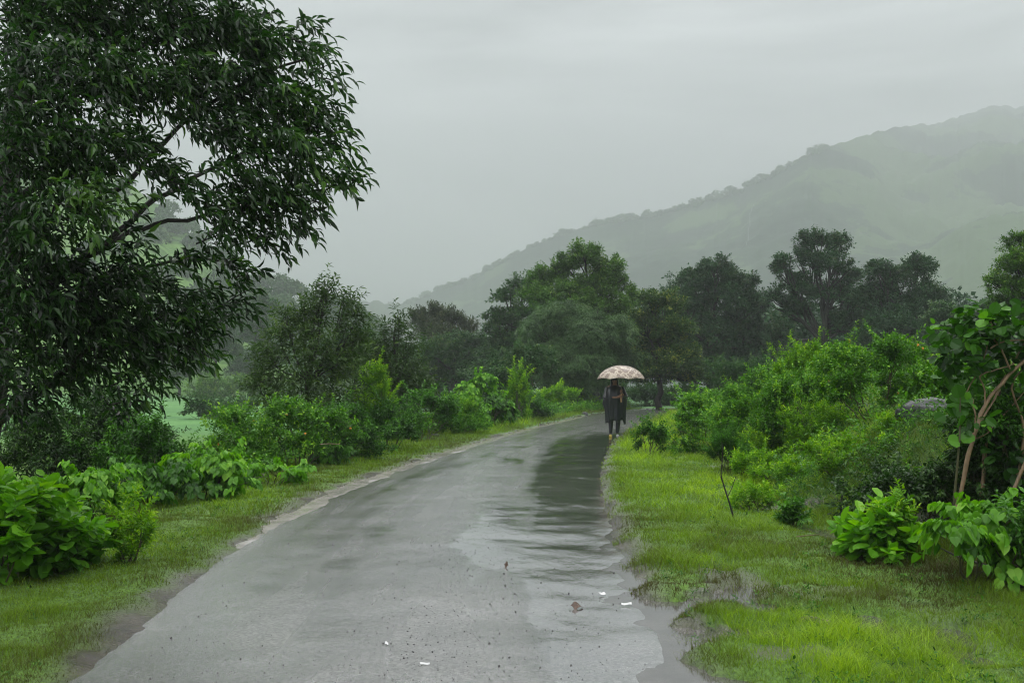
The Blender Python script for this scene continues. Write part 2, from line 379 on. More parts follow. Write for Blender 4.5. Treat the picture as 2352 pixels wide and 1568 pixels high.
def film(x, y, t, hw):
    q = t / hw; n = fbm(t * 2.0, y * .16, 73, 4) - .5; n2 = fbm(t * 4, y * .3, 75, 3) - .5
    a = ss(.22, .85, q + n * .9) * ss(12.5, 15, y + n * 5) * ss(33, 26, y)
    b = .75 * ss(.0, .7, q + n * 1.3) * ss(6.5, 9.5, y) * ss(16, 12, y)
    return np.clip(.16 + .5 * ss(.52, .64, fbm(t * 1.5 + 9, y * .5, 77, 5)) * ss(-1, -.2, q) * ss(30, 20, y) - .3 * ss(30, 42, y) + .95 * a + b + .55 * n2 + .1 * ss(.4, 1, q) + .8 * ss(.45, .95, q + n2 * .4) * ss(11.5, 9, y), 0, 1)
one = lambda v: (lambda s, hw: hw * 0 + v)
r_ = ribbon('road', road_mat(), 0, sr[-1] - 1, lambda s, hw: -hw - .34, lambda s, hw: hw + .34, road_z, 64, .07, film)
tag(r_, 'narrow wet asphalt country road curving to the right', kind='structure')
def water_mat(name, c, rough, bump):
    m, nt, N, Lk = newmat(name)
    tc = nd(nt, 'ShaderNodeTexCoord'); mp = nd(nt, 'ShaderNodeMapping'); mp.inputs['Scale'].default_value = (1, 1.8, 1); Lk.new(tc.outputs['Object'], mp.inputs[0])
    n = noise(nt, mp.outputs[0], 14, 3); n2 = noise(nt, tc.outputs['Object'], 3, 4)
    cr = ramp(nt, n2.outputs[0], [(.35, tuple(v * .75 for v in c)), (.65, tuple(v * 1.15 for v in c))])
    p = nd(nt, 'ShaderNodeBsdfPrincipled', Roughness=rough); Lk.new(cr.outputs[0], p.inputs['Base Color']); p.inputs['IOR'].default_value = 1.8
    p.inputs['Specular IOR Level'].default_value = 1.0
    bp = nd(nt, 'ShaderNodeBump', Strength=bump, Distance=.01); Lk.new(n.outputs[0], bp.inputs['Height']); Lk.new(bp.outputs[0], p.inputs['Normal'])
    out = nd(nt, 'ShaderNodeOutputMaterial'); Lk.new(p.outputs[0], out.inputs[0]); return m
w_ = ribbon('puddle_water', water_mat('muddy_water', (.085,.079,.073), .04, .10), 16, 27.5, lambda s, hw: hw - .30, lambda s, hw: hw + 3.0,
            lambda x, y, t, hw: zr(y) - .011 + 0 * x, 30, .15)
tag(w_, 'shallow muddy rainwater standing among the grass on the right verge', kind='structure')
w2 = ribbon('runnel_water', water_mat('silty_water', (.36,.335,.31), .10, .3), 22.2, 62, lambda s, hw: -hw - .30,
            lambda s, hw: -hw + .40 * ss(22.4, 27, s) + .3 * (fbm(s * 1.3, s * 0, 81, 4) - .5) - .07*ss(28,45,s) - .1, lambda x, y, t, hw: zr(y) + .002 - .012 * ss(-.1, .45, t + hw) - .012 * ss(27, 22, y + 14) + .026 * (fbm(x * 3.5, y * 1.6, 85, 5) - .5) + .002 - .04 * ss(.6, 1, np.linspace(0, 1, 18))[None], 18, .06)
tag(w2, 'pale silty rainwater running along the left edge of the road', kind='structure')

# gravel on the road
r1 = np.random.default_rng(3)
n = 7000
yy = 4.6 + 20 * r1.random(n) ** 1.9; i_ = np.interp(yy, C[:, 1], np.arange(len(C)))
cxx = np.interp(i_, np.arange(len(C)), C[:, 0]); hh = np.interp(i_, np.arange(len(C)), HWR)
tt = np.where(r1.random(n) < .5, r1.normal(.25, .22, n), r1.uniform(-.9, 1, n)) * hh
px = cxx + tt; pz = road_z(px, yy, tt, hh)
sz = np.clip(r1.lognormal(-5.95, .5, n), .002, .010)
ico = np.array([(0,0,1),(.9,0,.3),(.28,.86,.4),(-.72,.5,.3),(-.7,-.55,.35),(.3,-.85,.3),(0,0,-.6)]); icf = np.array([(0,1,2),(0,2,3),(0,3,4),(0,4,5),(0,5,1),(6,2,1),(6,3,2),(6,4,3),(6,5,4),(6,1,5)])
V = ico[None] * r1.uniform(.7, 1.3, (n, 7, 1)) * sz[:, None, None] * np.array([1, 1, .7])
V = V + np.stack([px, yy, pz + sz * .2], 1)[:, None]
g = Geo(); g.add(V.reshape(-1, 3), (icf[None] + (np.arange(n) * 7)[:, None, None]).reshape(-1, 3))
tag(g.build('gravel', plain('dark_gravel', (.035,.032,.03), .4)), 'dark grit and pebbles strewn over the wet road', 'gravel', kind='stuff')

# ------------------------------------------------------------------ grass
def grass():
    r = np.random.default_rng(5); g = Geo()
    bands = [(4.3, 7.5, -5.2, 6.5, 6500, .042, .0032), (7.5, 12, -7, 8, 3000, .045, .0048), (12, 20, -8, 13, 1150, .06, .008), (20, 34, -9, 20, 380, .10, .016), (34, 62, -8, 34, 110, .16, .03)]
    for bi, (y0, y1, x0, x1, rho, hgt, wid) in enumerate(bands):
        n = int((y1 - y0) * (x1 - x0) * rho)
        x = r.uniform(x0, x1, n); y = r.uniform(y0, y1, n)
        ok = (np.abs(x) < y * .56 + .5); x = x[ok]; y = y[ok]
        t, hw = road_coord(x, y); e = np.abs(t) - hw
        gg = grassiness(x, y, t, hw)
        keep = (r.random(len(x)) < gg * 1.05) & (e > -.02)
        stray = ((t > 0) & (e < 1.7) & (e > -.05) & (y < 11) & (r.random(len(x)) < .8 * ss(.60, .68, fbm(x * 3.5, y * 3.5, 93, 2)))) | ((e > -.12) & (e < .5) & (r.random(len(x)) < .05)); keep |= stray
        keep &= ~((t < 0) & (e > 7)); keep &= ~((t > 0) & (e > 22))
        x, y, t, hw, e = x[keep], y[keep], t[keep], hw[keep], e[keep]; n = len(x)
        z = terrain(x, y) - .004
        cl = fbm(x * 2.2, y * 2.2, 91, 3); cl2 = fbm(x * .5, y * .5, 95, 3); bank = (t > 0) & (e > 2.2)
        h = hgt * r.uniform(.5, 1.3, n) * (.45 + 1.3 * cl ** 2 * 1.6) * np.where(bank, 1.5, 1) * np.where(t < 0, .8, 1)
        tall = (fbm(x * 1.8, y * 1.8, 97, 3) > .60); h = h * np.where(tall, 1.75, 1)
        h *= .35 + .65 * ss(0, .5, e)
        ang = r.uniform(0, 6.28, n); lean = r.uniform(.3, 1.5, n) * h; w = wid * r.uniform(.6, 1.3, n)
        dx, dy = np.cos(ang), np.sin(ang); pa = r.uniform(0, 6.28, n); sx, sy = np.cos(pa) * w / 2, np.sin(pa) * w / 2
        P = np.stack([x, y, z], 1)
        b0 = P + np.stack([-sx, -sy, 0 * x], 1); b1 = P + np.stack([sx, sy, 0 * x], 1)
        mid = P + np.stack([dx * lean * .35, dy * lean * .35, h * .62], 1)
        m0 = mid + np.stack([-sx, -sy, 0 * x], 1) * .8; m1 = mid + np.stack([sx, sy, 0 * x], 1) * .8
        tip = P + np.stack([dx * lean, dy * lean, h], 1)
        nearm = ss(.9, .1, e) * .35
        patchy = ss(.46, .64, fbm(x * .8, y * .8, 99, 4)) * np.where(t > 0, ss(13, 8, y), .35)
        tint = np.clip(.60 - .13 * ss(13, 7, y) + (cl2 - .5) * 1.0 + (cl - .5) * .35 + r.normal(0, .17, n) - nearm - .42 * patchy + np.where((t > 0) & (y > 10) & (e < 3), .10, 0) - np.where(bank, .12, 0), 0, 1)
        if bi < 3:
            V = np.stack([b0, b1, m1, m0, tip], 1).reshape(-1, 3); k_ = (np.arange(n) * 5)[:, None]
            g.add(V, np.array([[0, 1, 2, 3]]) + k_, np.repeat(tint, 5)); g.f.append(np.array([[3, 2, 4]]) + k_ + g.n - len(V)); g.m.append(np.zeros(n, np.int32))
        else:
            V = np.stack([b0, b1, tip], 1).reshape(-1, 3); k_ = (np.arange(n) * 3)[:, None]
            g.add(V, np.array([[0, 1, 2]]) + k_, np.repeat(tint, 3))
    print('grass verts', g.n)
    tag(g.build('grass', M['grass']), 'short wet grass on the verges and the bank', 'grass', kind='stuff')
grass()

# ------------------------------------------------------------------ hills
def hill_mat(name, dark, light, sc, hi=None):
    m, nt, N, Lk = newmat(name)
    tc = nd(nt, 'ShaderNodeTexCoord'); co = tc.outputs['Object']
    a = noise(nt, co, sc, 8, .62); b = noise(nt, co, sc * .22, 3)
    mt = nd(nt, 'ShaderNodeMath', operation='MULTIPLY_ADD'); Lk.new(b.outputs[0], mt.inputs[0]); mt.inputs[1].default_value = .9; Lk.new(a.outputs[0], mt.inputs[2])
    cr = ramp(nt, mt.outputs[0], [(.78, dark), (1.0, light), (1.15, hi or light)])
    mt2 = nd(nt, 'ShaderNodeMath', operation='MULTIPLY'); Lk.new(mt.outputs[0], mt2.inputs[0]); mt2.inputs[1].default_value = 1
    p = nd(nt, 'ShaderNodeBsdfPrincipled', Roughness=.95); p.inputs['Specular IOR Level'].default_value = .1; Lk.new(cr.outputs[0], p.inputs['Base Color'])
    bp = nd(nt, 'ShaderNodeBump', Strength=1, Distance=4); Lk.new(a.outputs[0], bp.inputs['Height']); Lk.new(bp.outputs[0], p.inputs['Normal'])
    out = nd(nt, 'ShaderNodeOutputMaterial'); Lk.new(p.outputs[0], out.inputs[0]); return m
def ridge(name, label, sky, Rf, r0f, mat, back=1.5, nu=260, nr=90, namp=.1, seed=1, pw=1.0, rough=.012):
    us = np.linspace(sky[0][0], sky[-1][0], nu); vs = np.interp(us, [p[0] for p in sky], [p[1] for p in sky])
    a = (us - CU) / F; b = (CV - vs) / F
    dirx, diry, dirz = a, CP - b * SP, SP + b * CP
    hl = np.hypot(dirx, diry); az = np.arctan2(dirx, diry)
    Rr = np.interp(us, *Rf) if not np.isscalar(Rf) else np.full(nu, float(Rf))
    r0 = np.interp(us, *r0f) if not np.isscalar(r0f) else np.full(nu, float(r0f))
    H = np.maximum(Rr * dirz / hl + CH + 1.0, 1)
    H = H * (1 + rough * (fbm(us * .06, us * 0, seed + 5, 4) - .5) * 2)
    f = np.concatenate([np.linspace(0, 1, nr), np.linspace(1, 2, nr // 3)[1:]])
    rad = np.where(f[None] <= 1, r0[:, None] + (Rr - r0)[:, None] * f[None], Rr[:, None] + (Rr * (back - 1))[:, None] * (f[None] - 1))
    x = np.sin(az)[:, None] * rad; y = np.cos(az)[:, None] * rad
    pr = np.where(f[None] <= 1, np.clip(f[None], 0, 1) ** pw, 1 - ss(0, 1, f[None] - 1))
    w = np.sin(np.clip(f, 0, 1) * np.pi)[None] ** .8
    sp = np.abs(fbm(x * .004 + 3, y * .004, seed, 6) - .5) * 2
    sp2 = fbm(x * .03, y * .03, seed + 9, 4) - .5
    z = H[:, None] * (pr - namp * w * sp * 1.6 + .03 * w * sp2) - 1
    g = Geo(); g.add(np.stack([x, y, z], -1).reshape(-1, 3), grid_faces(nu, len(f))[:, ::-1], .5)
    tag(g.build(name, mat, smooth=True), label, kind='structure')
    return az, Rr, H, r0, pw
def forest(name, label, mat, pts, r, hr, leaf, nleaf):
    """a wood too dense to count: many small crowns of leaf clumps"""
    g = Geo()
    P = []; Dn = []; 
    for (x, y, z) in pts:
        h = r.uniform(*hr); n = nleaf
        d = nrm(r.normal(size=(n, 3))); d[:, 2] = np.abs(d[:, 2]) * .9 - .2
        P.append(np.array([x, y, z + h * .55]) + d * h * np.array([.42, .42, .48]) * r.uniform(.6, 1.05, (n, 1))); Dn.append(d)
    P = np.concatenate(P); Dn = np.concatenate(Dn)
    m = len(P); L = leaf * r.uniform(.6, 1.4, m); ct = np.repeat(r.uniform(.1, .8, len(pts)), nleaf)
    place_leaves(g, T_FAR, P, nrm(r.normal(size=(m, 3)) + Dn * .5), Dn + r.normal(0, .5, (m, 3)), L, L * .8, np.clip(ct + r.normal(0, .15, m), 0, 1))
    return tag(g.build(name, mat), label, 'wood', kind='stuff')
SKY_R = [(880,705),(930,700),(1000,668),(1100,632),(1200,574),(1300,534),(1400,508),(1500,494),(1560,476),(1640,455),(1700,435),(1800,388),(1860,352),(1950,322),(2050,292),(2150,284),(2200,266),(2250,248),(2352,244),(2600,235),(3000,300)]
az, Rr, H, r0, pw = ridge('mountain', 'tall green mountain with its top fading into low cloud', SKY_R, ([880,1500,1860,2000,2150,2352,3000],[1500,1300,1250,1500,2100,2500,2500]), ([880,1500,2352,3000],[1200,800,600,560]),
      hill_mat('mountain_green', (.010,.022,.014), (.028,.052,.026), .013, (.062,.105,.038)), nu=480, nr=150, namp=.13, seed=4, pw=.85, rough=.014)
MT = (az, Rr, H)
ridge('distant_hill', 'faint low hill at the far end of the valley', [(560,700),(640,690),(690,684),(730,682),(790,686),(850,690),(900,696),(950,702),(1050,712),(1200,720)], 1400, 1100,
      hill_mat('distant_hill_green', (.03,.05,.03), (.05,.08,.04), .03), nu=160, nr=30, seed=12, rough=.05)
SKY_L = [(-500,150),(0,250),(200,370),(330,450),(420,520),(500,585),(570,640),(600,655),(650,682),(700,700),(760,728),(830,765),(900,830),(960,872)]
azl, Rl, Hl, r0l, pwl = ridge('left_hill', 'misty wooded hill behind the big tree on the left', SKY_L, ([-500,300,600,960],[640,520,400,300]), ([-500,300,600,960],[230,220,210,200]),
      hill_mat('left_hill_green', (.03,.065,.018), (.09,.19,.04), .05, (.13,.24,.06)), nu=260, nr=80, namp=.10, seed=22, pw=.9, rough=.03)
rf = np.random.default_rng(12)
pts = []
for _ in range(330):
    i = rf.integers(60, 259); f = rf.random() ** .7
    if f > .97: f = .99
    rad = r0l[i] + (Rl[i] - r0l[i]) * f; zz = Hl[i] * f ** pwl - 2
    if azl[i] < -.36 and rf.random() < .6: continue
    pts.append((math.sin(azl[i]) * rad, math.cos(azl[i]) * rad, zz - Hl[i] * .07 * math.sin(f * 3.14)))
forest('hillside_wood', 'dense misty wood covering the left hill', M['t_mid'], pts, rf, (7, 12), 1.0, 420)
pts = []
for i in range(0, 235):
    if rf.random() < .62:
        j = i; pts.append((math.sin(az[j]) * Rr[j] * .995, math.cos(az[j]) * Rr[j] * .995, H[j] - 9.0 - rf.random()*3))
forest('ridge_wood', 'tiny scattered trees along the mountain skyline', M['t_mid'], pts, rf, (8, 17), 2.2, 150)
pts = []
for _ in range(230):
    yy_ = rf.uniform(86, 112); u_ = rf.uniform(900, 2440); pts.append((PX(u_, 885, yy_)[0], yy_, -.2 + 3.6 * (u_ > 1440) * rf.random() - 1.0 * (u_ < 1130)))
forest('far_wood', 'dark mass of trees closing the valley floor behind the tree line', M['t_dark'], pts, rf, (4.5, 8.2), .42, 800)
# waterfall thread on the mountain
wf = []
for v in np.linspace(470, 566, 18):
    u = 1728 - (v - 470) * .16 + rf.normal(0, 1.2)
    j = np.argmin(np.abs(az - math.atan2(*ray(u, v)[:2]))); a_, y_, z_ = ray(u, v); hl = math.hypot(a_, y_)
    # march to the slope
    fl = np.linspace(.2, 1, 200); rad = r0[j] + (Rr[j] - r0[j]) * fl
    x = math.sin(az[j]) * rad; y = math.cos(az[j]) * rad; w = np.sin(fl * np.pi) ** .8
    zt = H[j] * (fl ** .85 - .13 * w * np.abs(fbm(x * .004 + 3, y * .004, 4, 6) - .5) * 3.2 + .03 * w * (fbm(x * .03, y * .03, 13, 4) - .5)) - 1
    k_ = np.argmax(zt > CH + z_ / hl * rad); wf.append((x[k_], y[k_] - 1.5, zt[k_] + .6))
g = Geo(); tube(g, wf, .32, 5); tag(g.build('waterfall', plain('white_water', (.13,.15,.15), .6)), 'thin white thread of a waterfall down the mountain side', 'waterfall')
# ------------------------------------------------------------------ foliage builders
def blob_leaves(g, r, c, rad, n_spr, tmpl, k, ll, lw_, L, droop, spread, mat=0, tint=.5, shell=.55, up=.35, tvar=.16, clump=0, shingle=False):
    """sprigs through an ellipsoid, denser to its surface, gathered in tufts"""
    c = np.asarray(c, float); rad = np.asarray(rad, float)
    d = nrm(r.normal(size=(n_spr, 3)))
    if clump:
        nc_ = max(3, n_spr // clump); cd = nrm(r.normal(size=(nc_, 3))); idx = r.integers(0, nc_, n_spr)
        d = nrm(cd[idx] + r.normal(0, .22, (n_spr, 3))); cr_ = r.uniform(shell, 1.0, nc_)[idx] + r.normal(0, .06, n_spr)
        tn = np.clip(tint + r.normal(0, .13, nc_), 0, 1)[idx]
    else:
        cr_ = shell + (1 - shell) * r.random(n_spr) ** .7; tn = tint
    d[:, 2] = np.where(d[:, 2] < -.6, -d[:, 2], d[:, 2])
    P = c + d * rad * cr_[:, None]
    D = nrm(d * np.array([1, 1, .7])) + np.array([0, 0, up]) + r.normal(0, .25, (n_spr, 3))
    sprigs(g, r, tmpl, P - nrm(D) * L * .5, D, L * r.uniform(.7, 1.3, n_spr), k, ll, lw_, droop, spread, tint=tn, tvar=tvar, mat=mat, nb=(nrm(d + np.array([0, 0, .45])) if shingle else None), tilt=(.28 if shingle else .35))
def limb_to(g, r, a, b, r0, r1, jit=.03, sag=0, n=7, sides=6):
    L = np.linalg.norm(np.asarray(b) - np.asarray(a))
    mid = (np.asarray(a) + b) / 2 + np.array([0, 0, sag]) + r.normal(0, .06 * L, 3)
    p = bez(a, b, n, mid=mid, jit=jit * L, r=r); tube(g, p, np.linspace(r0, r1, n), sides); return p

BUSH = {  # template, leaf length, leaf width ratio, material, leaves per sprig, sprig length, droop, spread, up
 'vine':    (T_HEART, .095, .95, 'lime', 4, .15, 1.3, .7, .2),
 'vinedark':(T_HEART, .095, .95, 'deep', 4, .15, 1.3, .7, .2),
 'herb':    (T_ROUND, .16, .62, 'lime', 6, .22, .35, 1.0, .9),
 'lantana': (T_LANCE, .055, .62, 'lantana', 7, .16, .3, .9, .7),
 'fresh':   (T_LANCE, .060, .42, 'fresh', 9, .18, .15, .8, 1.1),
 'grey':    (T_LANCE, .040, .40, 'grey', 9, .15, .15, .7, .9),
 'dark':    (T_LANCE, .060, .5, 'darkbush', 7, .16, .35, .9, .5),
 'deep':    (T_LANCE, .070, .5, 'deep', 7, .18, .35, .9, .6),
 'feather': (T_LANCE, .050, .28, 'fresh', 12, .22, .2, .7, 1.0),
}
def bush(name, label, u, vtop, wpx, d, style, seed, cat='bush', group=None, dens=1.0, flowers=0, hmin=None, vbot=None, nb=None, flat=1.0, colr=None, depthf=.8, topy=0):
    r = np.random.default_rng(seed); tm, ll, wr, mt, k_, sl, dr, sp, up = BUSH[style]
    vine = style.startswith('vine')
    if colr: mt = colr
    X = PX(u, vtop, d); W = 1.18 * wpx * d / F; x, y = float(X[0]), d
    zb = tz(x, y) if vbot is None else PX(u, vbot, d)[2]
    zb = min(zb, X[2] - .15); Hh = X[2] - zb
    root = empty(name, (x, y, tz(x, y)), label, cat, group)
    ll = max(ll, .0034 * d); lw_ = ll * wr; sl = max(sl, ll * 2.0)
    nb = nb or int(np.clip(5 + 3 * max(W, Hh) / max(.5, min(W, Hh)), 6, 13))
    blobs = []
    for i in range(nb):
        if i == 0: fx, fz, br = r.uniform(-.12, .12), .74, .27
        else:
            fx = r.uniform(-.40, .40); fz = r.uniform(.18, .86) * (1 - .62 * abs(fx) ** 1.5 * 2 * .8); br = r.uniform(.16, .27)
        fy = r.uniform(-.45, .45) * depthf
        rad = np.array([br * W, br * W * depthf * 1.1, max(br * Hh * flat, .45 * br * W)])
        c = np.array([x + fx * W, y + fy * W, zb + min(fz * Hh, Hh - rad[2] * .95)]); blobs.append((c, rad))
    g = Geo(); area = W * Hh
    tot = min(22000, max(600, dens * 8.0 * area / (ll * lw_ * .6)))
    vols = np.array([b[1][0] * b[1][2] + b[1][0] * b[1][1] for b in blobs]); vols = vols / vols.sum()
    for (c, rad), w in zip(blobs, vols):
        ns = max(6, int(tot * w / k_))
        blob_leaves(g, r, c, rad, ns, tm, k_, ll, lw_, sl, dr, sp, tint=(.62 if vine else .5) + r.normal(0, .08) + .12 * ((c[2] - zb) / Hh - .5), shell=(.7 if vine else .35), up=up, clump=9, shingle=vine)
    # reaching shoots that break the outline
    nsh = 5 if vine else int(10 + 14 * W / max(W, 1)); 
    for i in range(nsh):
        c, rad = blobs[r.integers(len(blobs))]; dd = nrm(np.array([r.normal(0, .6), r.normal(0, .5), abs(r.normal(.9, .4))]))
        P0 = c + dd * rad * .8; Ls = r.uniform(.12, .3) * min(1.6, Hh) 
        m = 4; P = P0 + dd * Ls * np.linspace(0, 1, m)[:, None]
        sprigs(g, r, tm, P, np.tile(dd, (m, 1)) + r.normal(0, .1, (m, 3)), sl * .8, k_, ll * .9, lw_ * .9, dr, sp, tint=.72, tvar=.12)
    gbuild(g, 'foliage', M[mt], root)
    gs = Geo()
    for c, rad in blobs:
        s0 = np.array([x + (c[0] - x) * .25 + r.normal(0, .03), y + (c[1] - y) * .25, 0]); s0[2] = tz(*s0[:2]) - .03
        limb_to(gs, r, s0, c, .006 + .006 * Hh, .003 + .001 * Hh, sides=5)
        for j in range(2): limb_to(gs, r, c * .6 + s0 * .4, c + rad * r.normal(0, .5, 3), .005 + .002 * Hh, .002 + .0007 * Hh, sides=4, n=5)
    gbuild(gs, 'stem', M['stem'], root)
    if flowers:
        for i in range(flowers):
            c, rad = blobs[r.integers(len(blobs))]; dd = nrm(np.array([r.normal(0, .8), -abs(r.normal(.8, .4)), abs(r.normal(.7, .5))]))
            p = c + dd * rad * 1.12; gf = Geo(); q = nrm(r.normal(size=(16, 3)) + np.array([0, -.4, .8])); s_ = max(.016, .0012 * d)
            place_leaves(gf, T_ROUND, p + q * s_ * .7, nrm(np.cross(q, r.normal(size=(16, 3)))), q, np.full(16, s_ * .9), np.full(16, s_ * .8), np.full(16, .5))
            gbuild(gf, 'flower', M['flower'], root)
    return root
TREE = {
 'green': (T_FAR, .20, .55, 't_green', 7, .5, .25, .8, .4),
 'mid':   (T_FAR, .20, .58, 't_mid', 7, .5, .3, .8, .35),
 'dark':  (T_FAR, .20, .6, 't_dark', 7, .5, .35, .8, .3),
 'brown': (T_FAR, .20, .40, 't_brown', 7, .6, .1, .7, .8),
 'bamboo':(T_FAR, .26, .20, 't_bamboo', 8, .8, .9, .7, .1),
 'tip':   (T_FAR, .20, .55, 't_tip', 7, .5, .25, .8, .6),
}
def tree(name, label, d, style, seed, blobs, base_u, fork, dens=1.0, rt=None, bark='bark', group=None, cat='tree', gaps=.5, shell=.5, nsub=4):
    """blobs: (u, v, ru, rv[, depth offset]); fork: (u, v) where the limbs part"""
    r = np.random.default_rng(seed); tm, ll, wr, mt, k_, sl, dr, sp, up = TREE[style]
    ll = max(ll * d / 70, .0032 * d * .9); sl = sl * d / 70
    bx = PX(base_u, 885, d); x, y = float(bx[0]), d; zb = tz(x, y)
    root = empty(name, (x, y, zb), label, cat, group)
    fk = PX(fork[0], fork[1], d); rt = rt or .004 * d
    gt = Geo(); base = np.array([x, y, zb - .2]); p = bez(base, fk, 8, jit=.02 * d / 20, r=r); tube(gt, p, np.linspace(rt, rt * .62, 8), 8)
    g = Geo(); W = []
    for b in blobs:
        dd = b[4] if len(b) > 4 else r.uniform(-.3, .3) * b[2] * d / F * 2
        c = PX(b[0], b[1] + b[3] * .08, d + dd); rad = np.array([b[2] * 1.16, (b[2] + b[3]) * .55, b[3] * 1.12]) * d / F
        W.append((c, rad))
        st = fk if c[2] > fk[2] else p[5]
        limb_to(gt, r, st, c, rt * .45, rt * .16, jit=.015)
        for j in range(nsub):
            q = c + nrm(r.normal(size=3)) * rad * .85; q[2] = max(q[2], c[2] - rad[2] * .4)
            limb_to(gt, r, st * .35 + c * .65, q, rt * .2, rt * .05, n=5, sides=4, jit=.02)
    for c, rad in W:
        area = math.pi * rad[0] * rad[2]
        ns = int(dens * 8.5 * area / (ll * ll * wr * .55) / k_)
        ns = int(np.clip(ns, 30, 9000))
        # break every mass into lobes
        nl = 12
        dirs = nrm(r.normal(size=(nl, 3))); dirs[:, 2] = np.abs(dirs[:, 2]) * 1.1 - .35
        for q in dirs:
            f = r.uniform(.45, .80); s = r.uniform(.36, .56)
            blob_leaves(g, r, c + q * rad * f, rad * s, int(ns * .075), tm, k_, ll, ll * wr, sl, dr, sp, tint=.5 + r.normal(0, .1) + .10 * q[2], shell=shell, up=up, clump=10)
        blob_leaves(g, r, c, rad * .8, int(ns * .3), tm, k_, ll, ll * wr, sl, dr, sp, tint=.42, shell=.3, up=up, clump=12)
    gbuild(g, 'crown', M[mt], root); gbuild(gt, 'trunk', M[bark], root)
    return root

